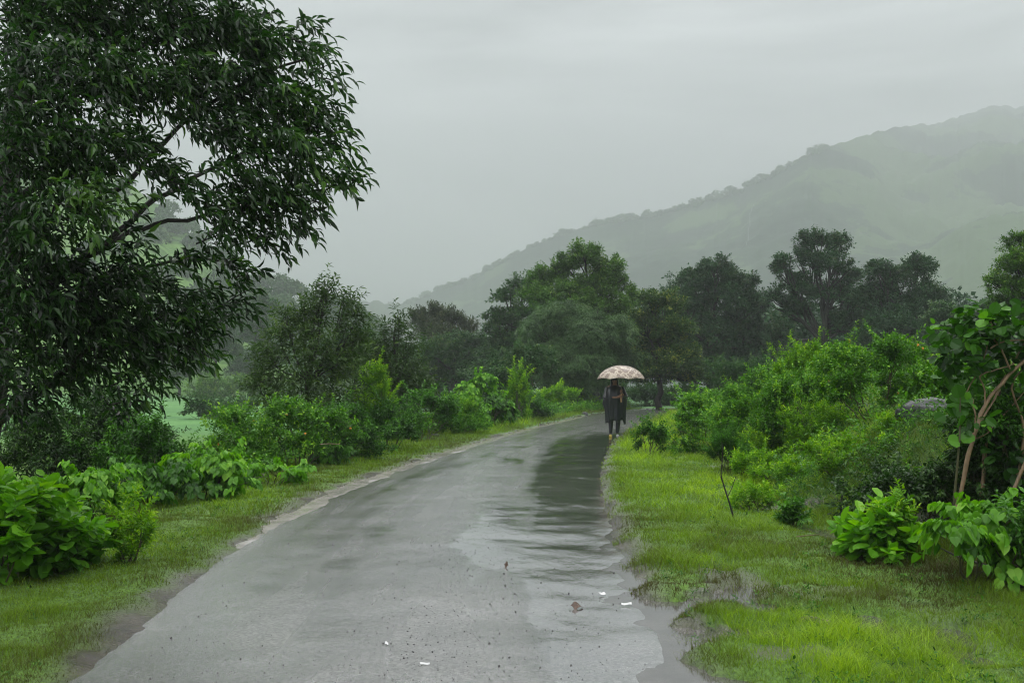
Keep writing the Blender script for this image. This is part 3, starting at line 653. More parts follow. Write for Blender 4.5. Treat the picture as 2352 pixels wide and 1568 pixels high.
# ------------------------------------------------------------------ the big dark tree
def big_tree():
    r = np.random.default_rng(101); D0 = 8.2
    base = np.array([*PX(-70, 885, D0)[:2], 0]); base[2] = tz(base[0], base[1]) - .1
    root = empty('big_tree', tuple(base), 'big dark leafy tree filling the upper left, its drooping branches hanging over the verge', 'tree')
    gt = Geo(); g = Geo()
    def P(u, v, dd=0): return PX(u, v, D0 + dd)
    # trunk (goes up past the picture edge) and the main limbs
    t1 = np.array([base, P(-45, 1000), P(-20, 880), P(0, 700), P(18, 480), P(30, 250), P(90, 20), P(160, -260)])
    tube(gt, t1, [.17, .15, .13, .11, .09, .07, .05, .03], 10)
    limbs = [
     ([P(-60,1010), P(40,930,-.2), P(120,880,-.3), P(210,800,-.5)], .075),
     ([P(0,700), P(120,640,-.3), P(250,555,-.4), P(345,468,-.2), P(470,400,.3), P(620,330,.4), P(760,300,.3)], .05),
     ([P(250,555,-.4), P(350,520,-.2), P(520,480,-.1), P(690,440,-.1), P(790,430,0)], .032),
     ([P(18,480), P(140,400,.2), P(270,440,.3), P(400,300,.2), P(560,190,.1), P(720,130,0)], .05),
     ([P(30,250), P(160,190,.3), P(330,110,.3), P(500,60,.4), P(620,30,.3)], .045),
     ([P(0,700), P(110,690,.5), P(230,640,.6), P(350,610,.5), P(470,590,.4), P(570,620,.3)], .035),
     ([P(-20,880), P(130,820,.1), P(280,790,.1), P(390,780,.1), P(480,740,.1)], .045),
     ([P(90,20), P(200,-60,0), P(400,-120,0)], .05), ([P(120,880,-.3), P(200,900,-.2), P(300,870,0)], .025),
     ([P(0,700), P(60,560,-.6), P(150,450,-.6), P(260,330,-.4)], .05),
    ]
    for pts, r0 in limbs:
        pts = np.array(pts); s = np.linspace(0, len(pts) - 1, len(pts) * 4); i = np.clip(s.astype(int), 0, len(pts) - 2); f = (s - i)[:, None]
        pp = np.concatenate([pts[:1] * 2 - pts[1:2], pts, pts[-1:] * 2 - pts[-2:-1]]); a, b, c, e = pp[i], pp[i + 1], pp[i + 2], pp[i + 3]
        q = .5 * (2 * b + (c - a) * f + (2 * a - 5 * b + 4 * c - e) * f ** 2 + (3 * b - a - 3 * c + e) * f ** 3)
        q[1:-1] += r.normal(0, .012, q[1:-1].shape); tube(gt, q, np.linspace(r0, r0 * .25, len(q)) * .72, 7)
    # twig clusters: (u, v, ru, rv, depth, amount)
    B = [(60,60,150,130,0,1.2),(220,40,150,120,.2,1.3),(390,50,140,120,.2,1.3),(520,50,110,100,.1,1.1),(600,110,95,90,0,1),(690,90,60,60,-.1,.45),(735,170,60,60,-.1,.5),
     (90,200,150,120,-.6,1.2),(240,190,150,110,-.3,1.3),(400,190,140,100,0,1.3),(540,220,120,90,0,1.2),(660,230,100,80,-.1,.9),(740,260,65,55,-.1,.5),
     (780,330,48,45,-.1,.35),(700,330,95,70,-.2,.85),(590,330,100,70,-.2,.85),(480,290,90,60,-.3,.9),(800,420,42,36,0,.28),(745,405,65,50,0,.5),
     (670,440,95,65,-.1,.8),(580,470,90,70,-.2,.8),(690,510,65,55,-.1,.5),(610,545,60,42,-.1,.4),(530,540,60,45,-.2,.42),(470,470,65,60,-.4,.55),(520,400,75,60,-.3,.7),
     (50,350,120,110,-.8,1.2),(180,330,120,90,-.7,1.1),(290,330,80,80,-.5,.65),(380,420,70,50,-.4,.5),(330,380,60,50,-.2,.4),
     (60,520,130,110,-.8,1.15),(190,470,100,90,-.9,.75),(280,560,60,60,-.5,.3),
     (80,680,140,110,-.7,1.25),(210,660,120,90,-.4,1.0),(330,650,90,60,0,.45),(400,600,60,40,.2,.25),(450,560,60,45,.1,.3),(540,640,32,34,.3,.14),(510,600,45,38,.3,.2),(420,680,75,45,.1,.4),
     (500,710,55,45,.1,.42),(440,740,80,50,.1,.6),(330,740,100,70,0,1.0),(200,760,130,90,-.3,1.2),(70,800,140,100,-.5,1.2),
     (300,820,110,60,0,1.0),(400,810,75,50,.1,.6),(440,800,40,40,.1,.25),(180,860,120,70,-.2,.8),(60,900,110,60,-.4,.7),(320,890,70,50,.2,.45),(250,930,50,40,.3,.25),
     (30,950,60,40,-.3,.35),(110,-80,200,100,0,.8),(350,-70,200,90,.1,.8),(-60,300,80,300,0,.8),(-60,700,80,220,0,.6)]
    for (u, v, ru, rv, dd, am) in B:
        ru *= .86; rv *= .86
        if u > 560: u -= 24
        c = P(u, v, dd); rad = np.array([ru, (ru + rv) * .5 + 25, rv]) * D0 / F
        n = int(58 * am * (ru * rv) / (100 * 80) + 13 * am)
        n = max(int(n * (.72 if v > 770 else 1)), 8)
        d = nrm(r.normal(size=(n, 3))); pos = c + d * rad * (r.random(n) ** .5)[:, None]
        out = nrm(pos - np.array([base[0] - .3, base[1] + .3, pos[:, 2].mean() - .6 + 0 * 1]))
        Dv = out * np.array([1, .8, .5]) + np.array([0, 0, .0]) + r.normal(0, .42, (n, 3))
        # long pendulous leaves gathered towards the twig end
        sprigs(g, r, T_LANCE, pos, Dv, .25, 9, .112, .036, droop=.62, spread=.8, tilt=.6, tint=.45 + r.normal(0, .12), tvar=.2)
        for i in r.integers(0, n, max(2, n // 6)):
            tube(gt, bez(c, pos[i] + nrm(Dv[i]) * .22, 5, jit=.01, r=r), np.linspace(.008, .0025, 5), 4, cap=False)
    gbuild(g, 'crown', M['mango'], root); gbuild(gt, 'trunk', M['bark'], root)
    return root
big_tree()
# ------------------------------------------------------------------ saplings beside the road (left)
def sapling(name, label, d, seed, base_u, vb, lead, shoots, leaf=.10, nsc=1.0, mat='sapling', dark=.5):
    r = np.random.default_rng(seed); X = PX(base_u, vb, d); x = float(X[0]); zb = tz(x, d)
    root = empty(name, (x, d, zb), label, 'tree'); gt = Geo(); g = Geo()
    b = np.array([x, d, zb - .05]); L = [PX(u, v, d) for u, v in lead]
    pts = np.array([b] + L); tube(gt, pts, np.linspace(.035, .008, len(pts)) * d / 14, 7)
    for (u, v, w, h, dd) in shoots:
        tip = PX(u, v, d + dd); k_ = int(np.clip(len(pts) * .5, 1, 3)); 
        st = pts[np.argmin(np.abs(pts[:, 2] - (tip[2] - .55 * (tip[2] - zb))))]
        p = bez(st, tip, 8, mid=(st + tip) / 2 + np.array([(tip[0] - st[0]) * .25, 0, -.12 * (tip[2] - zb)]), jit=.015, r=r)
        tube(gt, p, np.linspace(.016, .004, 8) * d / 14, 5)
        W = w * d / F; Hh = h * d / F
        n = int(nsc * (12 + 130 * W * Hh)); 
        P0 = tip + np.array([0, 0, -Hh * .45]) + r.normal(size=(n, 3)) * np.array([W * .23, W * .23, Hh * .26])
        Dd = np.stack([r.normal(0, .5, n) + (P0[:, 0] - st[0]) * .5, r.normal(0, .5, n), r.uniform(.3, 1.2, n)], 1)
        sprigs(g, r, T_LANCE, P0, Dd, .20 * d / 14, 8, leaf, leaf * .33, droop=.45, spread=.8, tilt=.4, tint=dark + r.normal(0, .08), tvar=.14)
        for q in P0[:max(3, n // 8)]: tube(gt, bez(p[4], q, 4, jit=.01, r=r), [.006, .005, .004, .002], 4, cap=False)
    gbuild(g, 'crown', M[mat], root); gbuild(gt, 'trunk', M['bark'], root)
sapling('young_tree', 'young dark tree with pointed top rising over the left hedge nearest the road', 22, 201, 705, 930, [(706,870),(712,800),(722,740),(738,690),(745,655)],
  [(745,640,55,95,0),(700,690,60,90,.2),(660,715,80,90,0),(790,690,60,90,0),(800,730,90,90,.3),(640,760,110,110,0),(720,770,130,120,-.3),(785,800,110,120,0),(620,830,95,100,0),(690,860,150,120,-.4),
   (770,880,130,110,.2),(640,895,110,80,.2),(590,865,50,50,0),(820,770,50,70,.2),(720,720,80,90,.1),(745,650,26,50,0),(712,690,30,50,0),(655,705,30,40,0),(790,675,30,45,0),(820,720,28,40,.2),(610,800,30,40,0)], .14, .55, dark=.62)
sapling('young_tree', 'small bushy dark tree just behind the taller young tree', 30, 202, 915, 930, [(912,880),(908,820),(905,770),(908,745)],
  [(915,728,45,60,0),(880,760,70,80,0),(935,770,70,70,.3),(860,800,80,90,0),(910,820,110,100,-.3),(950,840,80,90,0),(880,870,110,90,0),(940,890,100,80,.2),(975,880,50,50,0),(850,840,60,70,.4),(910,910,110,60,-.3)], .16, .6, 'sapling', .5)

# ------------------------------------------------------------------ background trees
tree('broadleaf_tree', 'tall light green tree straight up the road behind the umbrella, top above the others', 64, 'green', 301,
 [(1345,590,50,40),(1310,620,45,35),(1395,620,45,38),(1260,640,50,40),(1420,660,38,30),(1365,655,60,45),(1300,690,70,50),(1400,710,60,45),(1240,690,45,45),(1455,690,22,25),(1430,740,50,40),(1350,745,70,40)],
 1372, (1360,730), dens=.95, rt=.28)
tree('feathery_tree', 'pale feathery willow-like tree below the tall tree, left of the umbrella', 58, 'bamboo', 302,
 [(1290,740,65,60),(1360,760,70,65),(1250,800,55,60),(1330,820,85,60),(1400,820,60,60),(1280,860,60,45),(1370,870,70,40),(1230,760,35,50),(1420,760,40,45)],
 1325, (1330,850), dens=1.15, rt=.2)
tree('broadleaf_tree', 'grey-green tree with see-through gaps left of the tall light green tree', 74, 'mid', 303,
 [(1160,680,35,32),(1200,665,40,35),(1150,735,42,35),(1205,730,50,40),(1130,760,30,25),(1180,790,60,45),(1240,700,40,45),(1150,830,50,45),(1215,840,60,50),(1120,860,60,35)],
 1190, (1185,800), dens=.62, rt=.28)
tree('broadleaf_tree', 'brownish-topped tree left of the valley gap, its upper shoots upright', 92, 'brown', 304,
 [(960,740,28,30),(985,722,30,30),(1015,728,30,30),(1045,735,28,30),(1070,755,28,25),(990,765,55,30),(1050,780,45,30)], 1010, (1005,800), dens=.8, rt=.3)
tree('broadleaf_tree', 'rounded dark green tree standing under the brownish-topped tree', 80, 'mid', 305,
 [(990,810,50,45),(1050,795,45,40),(1095,790,35,35),(1030,850,70,50),(1095,850,50,50),(970,860,40,45),(1120,810,25,40)], 1040, (1040,850), dens=1.0, rt=.3)
tree('broadleaf_tree', 'tree with yellow-tipped leaves directly right of the umbrella walker', 60, 'tip', 306,
 [(1490,690,30,32),(1530,700,45,38),(1475,740,40,40),(1540,760,60,45),(1490,800,60,50),(1560,820,50,50),(1500,860,70,40),(1590,870,40,30),(1450,850,40,50)], 1515, (1515,830), dens=1.05, rt=.22)
tree('broadleaf_tree', 'broad round dark tree between the yellow-tipped tree and the open-topped tall tree', 78, 'dark', 307,
 [(1640,625,50,38),(1590,650,55,42),(1690,650,50,40),(1560,690,50,45),(1640,700,85,55),(1725,700,38,45),(1600,760,80,55),(1690,770,80,60),(1640,830,110,50),(1740,770,30,50),(1560,850,80,40),(1720,850,90,40)], 1640, (1640,810), dens=1.1, rt=.35)
tree('broadleaf_tree', 'tallest dark tree on the right with bare forked limbs showing through its crown', 76, 'dark', 308,
 [(1868,548,38,28),(1915,560,42,35),(1850,590,32,34),(1905,610,48,40),(1800,610,26,32),(1815,650,42,38),(1950,640,32,36),(1890,670,70,42),(1780,685,34,30),(1970,690,36,38),(1830,715,36,34),(1940,745,50,45),(1790,770,38,45),(1830,815,60,40),(1900,830,80,45),(1980,860,90,35),(1800,860,80,30)],
 1893, (1893,790), dens=.85, rt=.36, nsub=6)
tree('broadleaf_tree', 'dark domed tree at the right end of the tree line', 72, 'dark', 309,
 [(2015,620,36,32),(2110,620,48,40),(2060,640,42,36),(2020,680,55,50),(2110,690,62,55),(2160,720,42,45),(2050,750,75,55),(2140,780,65,55),(2000,800,60,60),(2080,830,90,45)], 2090, (2080,800), dens=1.0, rt=.34)
tree('broadleaf_tree', 'lighter green rounded tree hugging the right side of the dark domed tree', 64, 'mid', 310,
 [(2165,725,38,38),(2190,770,32,40),(2150,790,45,45),(2195,820,35,40),(2140,845,60,35),(2060,860,110,40)], 2165, (2165,810), dens=1.0, rt=.2)
tree('broadleaf_tree', 'low dark tree in the gap before the right picture edge', 66, 'mid', 311,
 [(2265,715,32,28),(2300,735,45,40),(2250,760,32,35),(2340,760,45,40),(2300,800,70,45)], 2295, (2290,800), dens=1.0, rt=.2)
tree('broadleaf_tree', 'olive tree reaching in from the right picture edge above the big-leaved shrub', 34, 'green', 312,
 [(2352,560,48,38),(2335,610,55,40),(2300,650,42,28),(2360,660,60,40),(2320,700,55,35),(2400,600,70,60),(2380,720,60,50),(2275,640,14,10)], 2385, (2370,720), dens=.75, rt=.14)
tree('broadleaf_tree', 'dark shoulder of a tree behind the pointed young tree', 50, 'dark', 313,
 [(790,800,50,45),(830,780,35,35),(840,830,50,50),(780,850,50,45)], 815, (815,860), dens=.9, rt=.16)
tree('field_tree', 'lone misty tree with a visible trunk in the left meadow', 165, 'mid', 314,
 [(495,760,45,40),(530,720,40,40),(470,800,38,35),(525,800,40,35),(500,700,35,40)], 494, (496,830), dens=.8, rt=.35, bark='bark')
tree('field_tree', 'misty tree at the foot of the left hill, left of the lone meadow tree', 175, 'mid', 315,
 [(400,790,45,60),(440,840,40,45),(380,860,50,40),(430,730,40,45)], 410, (410,850), dens=.8, rt=.35, bark='bark')
tree('field_tree', 'misty light tree at the foot of the left hill beside the pointed young tree', 185, 'mid', 316,
 [(580,760,40,55),(610,820,40,50),(560,850,45,40),(600,700,35,40)], 590, (590,860), dens=.8, rt=.35, bark='bark')

# ------------------------------------------------------------------ bushes
K = [0]
def B_(label, u, vt, w, d, style, **k_):
    K[0] += 1; return bush(k_.pop('name', 'bush'), label, u, vt, w, d, style, 400 + K[0], **k_)
# left, from the camera outwards
B_('huge-leaved plant cut by the left edge, in front of all the others', 20, 1165, 170, 7.9, 'herb', name='leafy_plant', cat='plant', dens=.65)
B_('low clump of broad oval leaves on the left verge, second from the left edge', 150, 1210, 160, 8.6, 'herb', name='leafy_plant', cat='plant', dens=.8)
B_('upright light green weed at the grass side of the broad-leaved clump', 295, 1172, 100, 8.9, 'fresh', name='leafy_plant', cat='plant', dens=.5)
B_('heart-leaved creeper mound touching the left edge', 30, 1090, 240, 10.6, 'vine', name='creeper', cat='creeper', dens=1.2)
B_('heart-leaved creeper mound under the dark stem at far left', 195, 1070, 190, 11.4, 'vine', name='creeper', cat='creeper', dens=1.2, colr='lime')
B_('dark creeper with large leaves below the shaded thicket', 335, 1040, 190, 12.8, 'vinedark', name='creeper', cat='creeper', dens=1)
B_('bright yellow-green creeper mound spilling on to the left verge', 465, 1025, 190, 13.6, 'vine', name='creeper', cat='creeper', dens=1)
B_('smaller bright creeper right of the bright mound, at the grass edge', 620, 1052, 150, 15.3, 'vine', name='creeper', cat='creeper', dens=1)
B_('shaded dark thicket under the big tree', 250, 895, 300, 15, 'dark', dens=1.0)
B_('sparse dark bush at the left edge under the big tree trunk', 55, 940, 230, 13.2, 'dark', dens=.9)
B_('leafy green bush in front of the shaded thicket', 300, 960, 200, 14, 'deep', dens=.9)
B_('lantana bush with orange blossoms nearest the meadow gap', 530, 930, 220, 17.5, 'lantana', flowers=9)
B_('dense green bush between the two flowering bushes, below the pointed young tree', 680, 915, 210, 18.3, 'lantana', flowers=5)
B_('broad-leaved green bush above the roadside creepers', 785, 930, 190, 20, 'deep')
B_('feathery lime bush against the two dark young trees', 852, 832, 90, 23, 'feather')
B_('low creeper with pale leaves beside the dead twig', 770, 1015, 170, 19, 'vine', colr='deep', name='creeper', cat='creeper')
B_('green bush on the left verge, right of the feathery lime bush', 885, 920, 160, 22.5, 'deep')
B_('rounded dark green bush halfway along the left verge', 965, 895, 150, 26.5, 'lantana', colr='deep')
B_('light green bush before the heart-leaved vine tower', 1045, 912, 150, 29.5, 'fresh', colr='lantana')
B_('tower of bright heart-leaved vine on the left hedge', 1108, 850, 95, 34, 'vine', cat='creeper', name='creeper')
B_('trailing heart-leaved vine right of the vine tower', 1142, 905, 65, 34.5, 'vinedark', cat='creeper', name='creeper')
B_('tall grey-green shrub behind the vine tower', 1195, 790, 150, 45, 'lantana', colr='t_mid')
B_('small yellow-tipped shoot beside the grey-green shrub', 1185, 850, 45, 39, 'fresh')
B_('bush over the fallen log', 1198, 890, 110, 41, 'deep')
B_('soft green shrub left of the walker, beyond the log', 1280, 892, 110, 51, 'grey', colr='fresh')
B_('small rounded shrub just left of the walker', 1332, 905, 60, 59, 'grey', colr='fresh')
B_('taller hazy shrub behind the rounded shrub left of the walker', 1265, 865, 140, 62, 'grey', colr='t_mid')
B_('hazy shrub under the feathery tree, behind the walker', 1370, 872, 110, 72, 'grey', colr='t_mid')
# meadow
B_('round shrub alone in the misty left meadow', 460, 912, 75, 62, 'dark', colr='t_mid')
B_('low dark shrub in the left meadow close to the lime bush', 545, 915, 70, 70, 'dark', colr='t_mid')
B_('wide hazy shrub under the lone meadow tree', 470, 872, 120, 140, 'grey', colr='t_green')
B_('wide hazy yellow-green shrub right of the lone meadow tree', 560, 868, 110, 145, 'grey', colr='t_green')
# end of the road
B_('shrub at the bend, directly right of the walker', 1485, 885, 90, 74, 'grey', colr='t_mid')
B_('low shrubs closing the bend of the road', 1555, 892, 100, 76, 'grey', colr='t_mid')
B_('mounded grey-green shrub right of the bend', 1640, 862, 130, 60, 'grey', colr='t_mid')
B_('large mounded grey-green shrub under the round dark tree', 1735, 828, 170, 52, 'grey', colr='t_mid')
# right bank
B_('bush leaning over the road end on the right bank', 1600, 900, 130, 27, 'lantana')
B_('round green bush on the right verge under the leaning bush', 1640, 935, 140, 21, 'lantana')
B_('tall green bush at the middle of the right bank', 1735, 845, 180, 25, 'deep', colr='lantana')
B_('yellow-green bush in front of the tall middle bush', 1725, 900, 150, 21, 'fresh', colr='lantana')
B_('upright shrub with whorled leaf tips on the right bank', 1850, 795, 150, 21, 'fresh')
B_('dense green bush left of the thin-trunked flowering tree', 1850, 850, 200, 18.5, 'deep', colr='lantana')
B_('green bush behind the upright whorled shrub', 1935, 820, 190, 22, 'lantana')
B_('orange-flowered lantana with a thin dark trunk on the bank', 2010, 770, 200, 16, 'lantana', flowers=8)
B_('spreading flowering lantana right of the thin trunk', 2085, 790, 120, 16.5, 'lantana', flowers=5, dens=.8)
B_('low yellowing bush at the foot of the dense bank bushes', 1865, 925, 150, 17, 'fresh', dens=.8)
B_('bright rounded bush at the foot of the right bank', 1768, 978, 115, 18.5, 'fresh')
B_('fine-leaved grey-green bush at the edge of the right verge', 1675, 995, 85, 17, 'feather', colr='deep')
B_('bright leafy bush in front of the fine-leaved bush', 1730, 1035, 105, 15.6, 'fresh')
B_('grey-green shrub on the bank crest left of the big-leaved shrub', 2150, 930, 150, 15, 'grey')
B_('airy shrub against the yellow-green field', 2150, 880, 110, 19, 'grey', dens=.5)
B_('green bush behind the tan branches', 2230, 860, 140, 13.5, 'deep')
B_('yellow-green sprouting weed on top of the grassy mound', 2035, 975, 70, 12.5, 'fresh', dens=.6)
B_('yellowing weed hanging over the dark hollow', 2085, 1010, 90, 11.8, 'fresh', dens=.5)
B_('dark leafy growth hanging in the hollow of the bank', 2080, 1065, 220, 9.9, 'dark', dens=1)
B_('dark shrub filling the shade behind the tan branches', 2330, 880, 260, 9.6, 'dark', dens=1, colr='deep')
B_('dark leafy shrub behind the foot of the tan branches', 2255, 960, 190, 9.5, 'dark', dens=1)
B_('small leggy weed beside the bare sapling', 1735, 1130, 85, 12.2, 'fresh', dens=.25, name='weed', cat='weed')
B_('little dark weed between the leggy weed and the upright stick', 1812, 1165, 50, 11.2, 'deep', dens=.3, name='weed', cat='weed')
B_('bright clump of wide leaves around the forked stump', 2010, 1198, 120, 8.9, 'herb', dens=.4, name='leafy_plant', cat='plant')
B_('small spiky yellow-green weed beside the forked stump', 2062, 1150, 45, 8.8, 'fresh', dens=.4, name='weed', cat='weed')
B_('large pale-green leafy plant at the lower right, under the tan branches', 2230, 1150, 250, 7.8, 'vine', dens=1.2, name='leafy_plant', cat='plant')
B_('dark green leafy plant cut by the right edge near the ground', 2345, 1180, 130, 7.6, 'deep', dens=.8, name='leafy_plant', cat='plant')
B_('two-stalked weed on the right verge nearest the walker', 1490, 965, 60, 21.5, 'deep', dens=.7, name='weed', cat='weed')
B_('low leafy weed on the right verge beyond the two-stalked weed', 1520, 985, 50, 23, 'fresh', dens=.6, name='weed', cat='weed')

# low growth filling the gaps between the bushes
def undergrowth():
    r = np.random.default_rng(77); g = Geo(); n = 15000
    y = 6.5 + 55 * r.random(n) ** 1.6; side = r.random(n) < .5
    i_ = np.interp(y, C[:, 1], np.arange(len(C))); cxx = np.interp(i_, np.arange(len(C)), C[:, 0]); hh = np.interp(i_, np.arange(len(C)), HWR / COSH)
    offR = np.interp(y, [6, 10, 14, 20, 40, 60], [4.4, 3.5, 2.6, 2.7, 1.7, 1.0]); offL = np.interp(y, [6, 10, 16, 24, 40, 60], [2.1, 1.9, 1.8, 2.3, 1.4, .8])
    q = r.random(n) ** 1.3
    x = np.where(side, cxx + hh + offR + q * 9, cxx - hh - offL - q * 4.5)
    P = np.stack([x, y, terrain(x, y) + .02 + r.random(n) * .22], 1); D = np.stack([r.normal(0, .5, n), r.normal(0, .5, n), r.uniform(.3, 1, n)], 1)
    for a, b, ll in ((6, 14, .06), (14, 26, .09), (26, 65, .16)):
        m = (y >= a) & (y < b); sprigs(g, r, T_LANCE if a < 14 else T_FAR, P[m], D[m], ll * 3.2, 8, ll, ll * .5, .3, .9, tint=.45, tvar=.18)
    tag(g.build('undergrowth', M['lantana']), 'low leafy undergrowth between the roadside bushes', 'undergrowth', kind='stuff')
undergrowth()
B_('loose green shrub on the bank crest between the flowering bushes and the tan branches', 2120, 850, 130, 13.8, 'lantana', dens=.7)
B_('light green spreading weed on the bank right of the bare sapling', 1800, 1050, 110, 14.6, 'fresh', dens=.6)
B_('loose yellow-green shrub on the slope above the upright stick', 1930, 1010, 120, 12.6, 'fresh', dens=.5)
def bank_weeds():
    r = np.random.default_rng(79); g = Geo(); n = 9000
    y = r.uniform(8.2, 18, n); i_ = np.interp(y, C[:, 1], np.arange(len(C))); cxx = np.interp(i_, np.arange(len(C)), C[:, 0]); hh = np.interp(i_, np.arange(len(C)), HWR / COSH)
    x = cxx + hh + np.interp(y, [8, 10.5, 13, 18], [4.5, 3.0, 2.3, 3.0]) + r.random(n) * 3.2
    k_ = fbm(x * 1.6, y * 1.6, 88, 3) > .47; x, y = x[k_], y[k_]; n = len(x)
    P = np.stack([x, y, terrain(x, y) + .01 + r.random(n) * .10], 1); D = np.stack([r.normal(-.3, .6, n), r.normal(-.3, .5, n), r.uniform(.1, 1, n)], 1)
    sprigs(g, r, T_LANCE, P, D, .13, 9, .035, .014, .4, .9, tint=.45, tvar=.22)
    tag(g.build('bank_weeds', M['deep']), 'small ferny weeds matting the right bank', 'weeds', kind='stuff')
bank_weeds()

def verge_weeds():
    r = np.random.default_rng(83); g = Geo(); n = 5200
    y = 5 + 20 * r.random(n) ** 1.5; i_ = np.interp(y, C[:, 1], np.arange(len(C))); cxx = np.interp(i_, np.arange(len(C)), C[:, 0]); hh = np.interp(i_, np.arange(len(C)), HWR / COSH)
    right = r.random(n) < .68
    x = np.where(right, cxx + hh + .35 + r.random(n) * 4.5, cxx - hh - .35 - r.random(n) * 2.0)
    k_ = fbm(x * 1.9, y * 1.9, 188, 3) + .12 * ss(1.2, 3, np.abs(x - cxx) - hh) > .56; x, y = x[k_], y[k_]; n = len(x)
    P = np.stack([x, y, terrain(x, y) + .01], 1); D = np.stack([r.normal(0, .6, n), r.normal(0, .6, n), r.uniform(.3, 1, n)], 1)
    sprigs(g, r, T_LANCE, P, D, r.uniform(.04, .11, n), 6, .032, .013, .3, 1.0, tint=.5, tvar=.25)
    tag(g.build('verge_weeds', M['deep']), 'small broad-leaved weeds scattered through the verge grass', 'weeds', kind='stuff')
verge_weeds()
# ------------------------------------------------------------------ tan-branched big-leaved shrub (right edge)
def tan_shrub():
    r = np.random.default_rng(501); D0 = 8.9
    def P(u, v, dd=0): return PX(u, v, D0 + dd)
    b = P(2195, 1180); root = empty('branching_shrub', (b[0], b[1], tz(b[0], b[1])), 'tall shrub with bare tan forking branches and big round leaves at the right edge', 'shrub')
    def br(pts, r0, r1):
        g = Geo(); pts = np.array(pts); s = np.linspace(0, len(pts) - 1, len(pts) * 3); q = np.stack([np.interp(s, np.arange(len(pts)), pts[:, k_]) for k_ in range(3)], 1)
        q[1:-1] = (q[:-2] + q[1:-1] + q[2:]) / 3; q += r.normal(0, .004, q.shape); rr = .66 * np.linspace(r0, r1, len(q)) * (1 + .15 * (r.random(len(q)) > .8))
        tube(g, q, rr, 8); gbuild(g, 'branch', M['bark_tan'], root, True)
    br([P(2192,1190), P(2215,1090), P(2235,1000), P(2262,930), P(2305,870), P(2352,828), P(2420,780)], .030, .022)
    br([P(2235,1000), P(2290,900,.1), P(2320,845,.1), P(2352,790,.1), P(2400,700,.1)], .014, .012)
    br([P(2262,930), P(2262,895), P(2245,862), P(2280,850), P(2330,835)], .012, .007)
    br([P(2205,960,.1), P(2215,905,.1), P(2250,850,.1), P(2270,790,.1), P(2272,775,.1)], .009, .008)
    br([P(2320,850), P(2300,800), P(2278,770), P(2275,740)], .013, .013)
    br([P(2275,800,-.1), P(2300,785,-.1), P(2360,778,-.1), P(2400,780,-.1)], .011, .009)
    br([P(2240,975,-.1), P(2238,940,-.1), P(2232,915,-.1)], .012, .010)
    br([P(2300,1190,.3), P(2350,1060,.2), P(2352,960,.2), P(2320,900,.2), P(2330,860,.2), P(2380,830,.2)], .020, .012)
    br([P(2290,1220,-.2), P(2320,1140,-.2), P(2352,1070,-.2), P(2400,960,-.2)], .026, .020)
    br([P(2255,1150,.5), P(2262,1030,.5), P(2275,940,.5), P(2320,860,.5)], .03, .02)
    br([P(2235,1010,.2), P(2262,1000,.2), P(2300,960,.2), P(2352,900,.2)], .009, .006)
    g = Geo()
    for (u, v, ru, rv, n, dd) in [(2200,760,45,30,18,0),(2260,740,55,28,26,0),(2330,750,60,35,30,0),(2190,810,40,35,14,.1),(2240,800,60,40,26,.3),(2320,810,70,40,26,.3),(2380,800,60,60,22,0),(2215,860,45,40,16,.3),
                                 (2260,880,60,50,16,.5),(2340,900,50,60,18,.4),(2215,925,26,14,3,-.2),(2222,960,20,16,4,-.2),(2340,1010,50,60,14,.3),(2300,1060,40,40,8,.2),(2225,840,30,30,8,-.1),(2150,800,16,14,3,0)]:
        rad = np.array([ru, 45, rv]) * D0 / F; d = nrm(r.normal(size=(n, 3))); p = P(u, v, dd) + d * rad * r.uniform(.2, 1, (n, 1))
        sprigs(g, r, T_ROUND, p, d + np.array([0, -.2, .6]), .13, 4, .105, .085, droop=.4, spread=1.0, tilt=.6, tint=.45 + r.normal(0, .15), tvar=.2)
    gbuild(g, 'foliage', M['deep'], root)
    # the pale round leaves on the low side stalk
    g = Geo(); p = P(2205, 1010, -.3); n = 7
    Y = np.array([(-1,-.3,.2),(1,-.2,.3),(-.2,-.8,.8),(.5,.3,1.),(-.8,.2,.7),(.9,0,.8),(-.3,-.3,1.2)]); Pp = p + np.array([(0,0,-.02),(0,0,0),(0,0,.12),(0,0,.2),(0,0,.22),(.01,0,.3),(0,0,.36)])
    place_leaves(g, T_ROUND, Pp, Y, np.array([(0,-.9,.6)] * n) + r.normal(0, .3, (n, 3)), np.full(n, .13), np.full(n, .12), np.linspace(.9, .4, n))
    gbuild(g, 'foliage', M['deep'], root)
    g = Geo(); tube(g, [P(2188, 1190, -.2), P(2197, 1090, -.25), P(2204, 1010, -.3), P(2206, 900, -.3)], [.012, .010, .008, .004], 6); gbuild(g, 'stem', M['stem'], root)
tan_shrub()

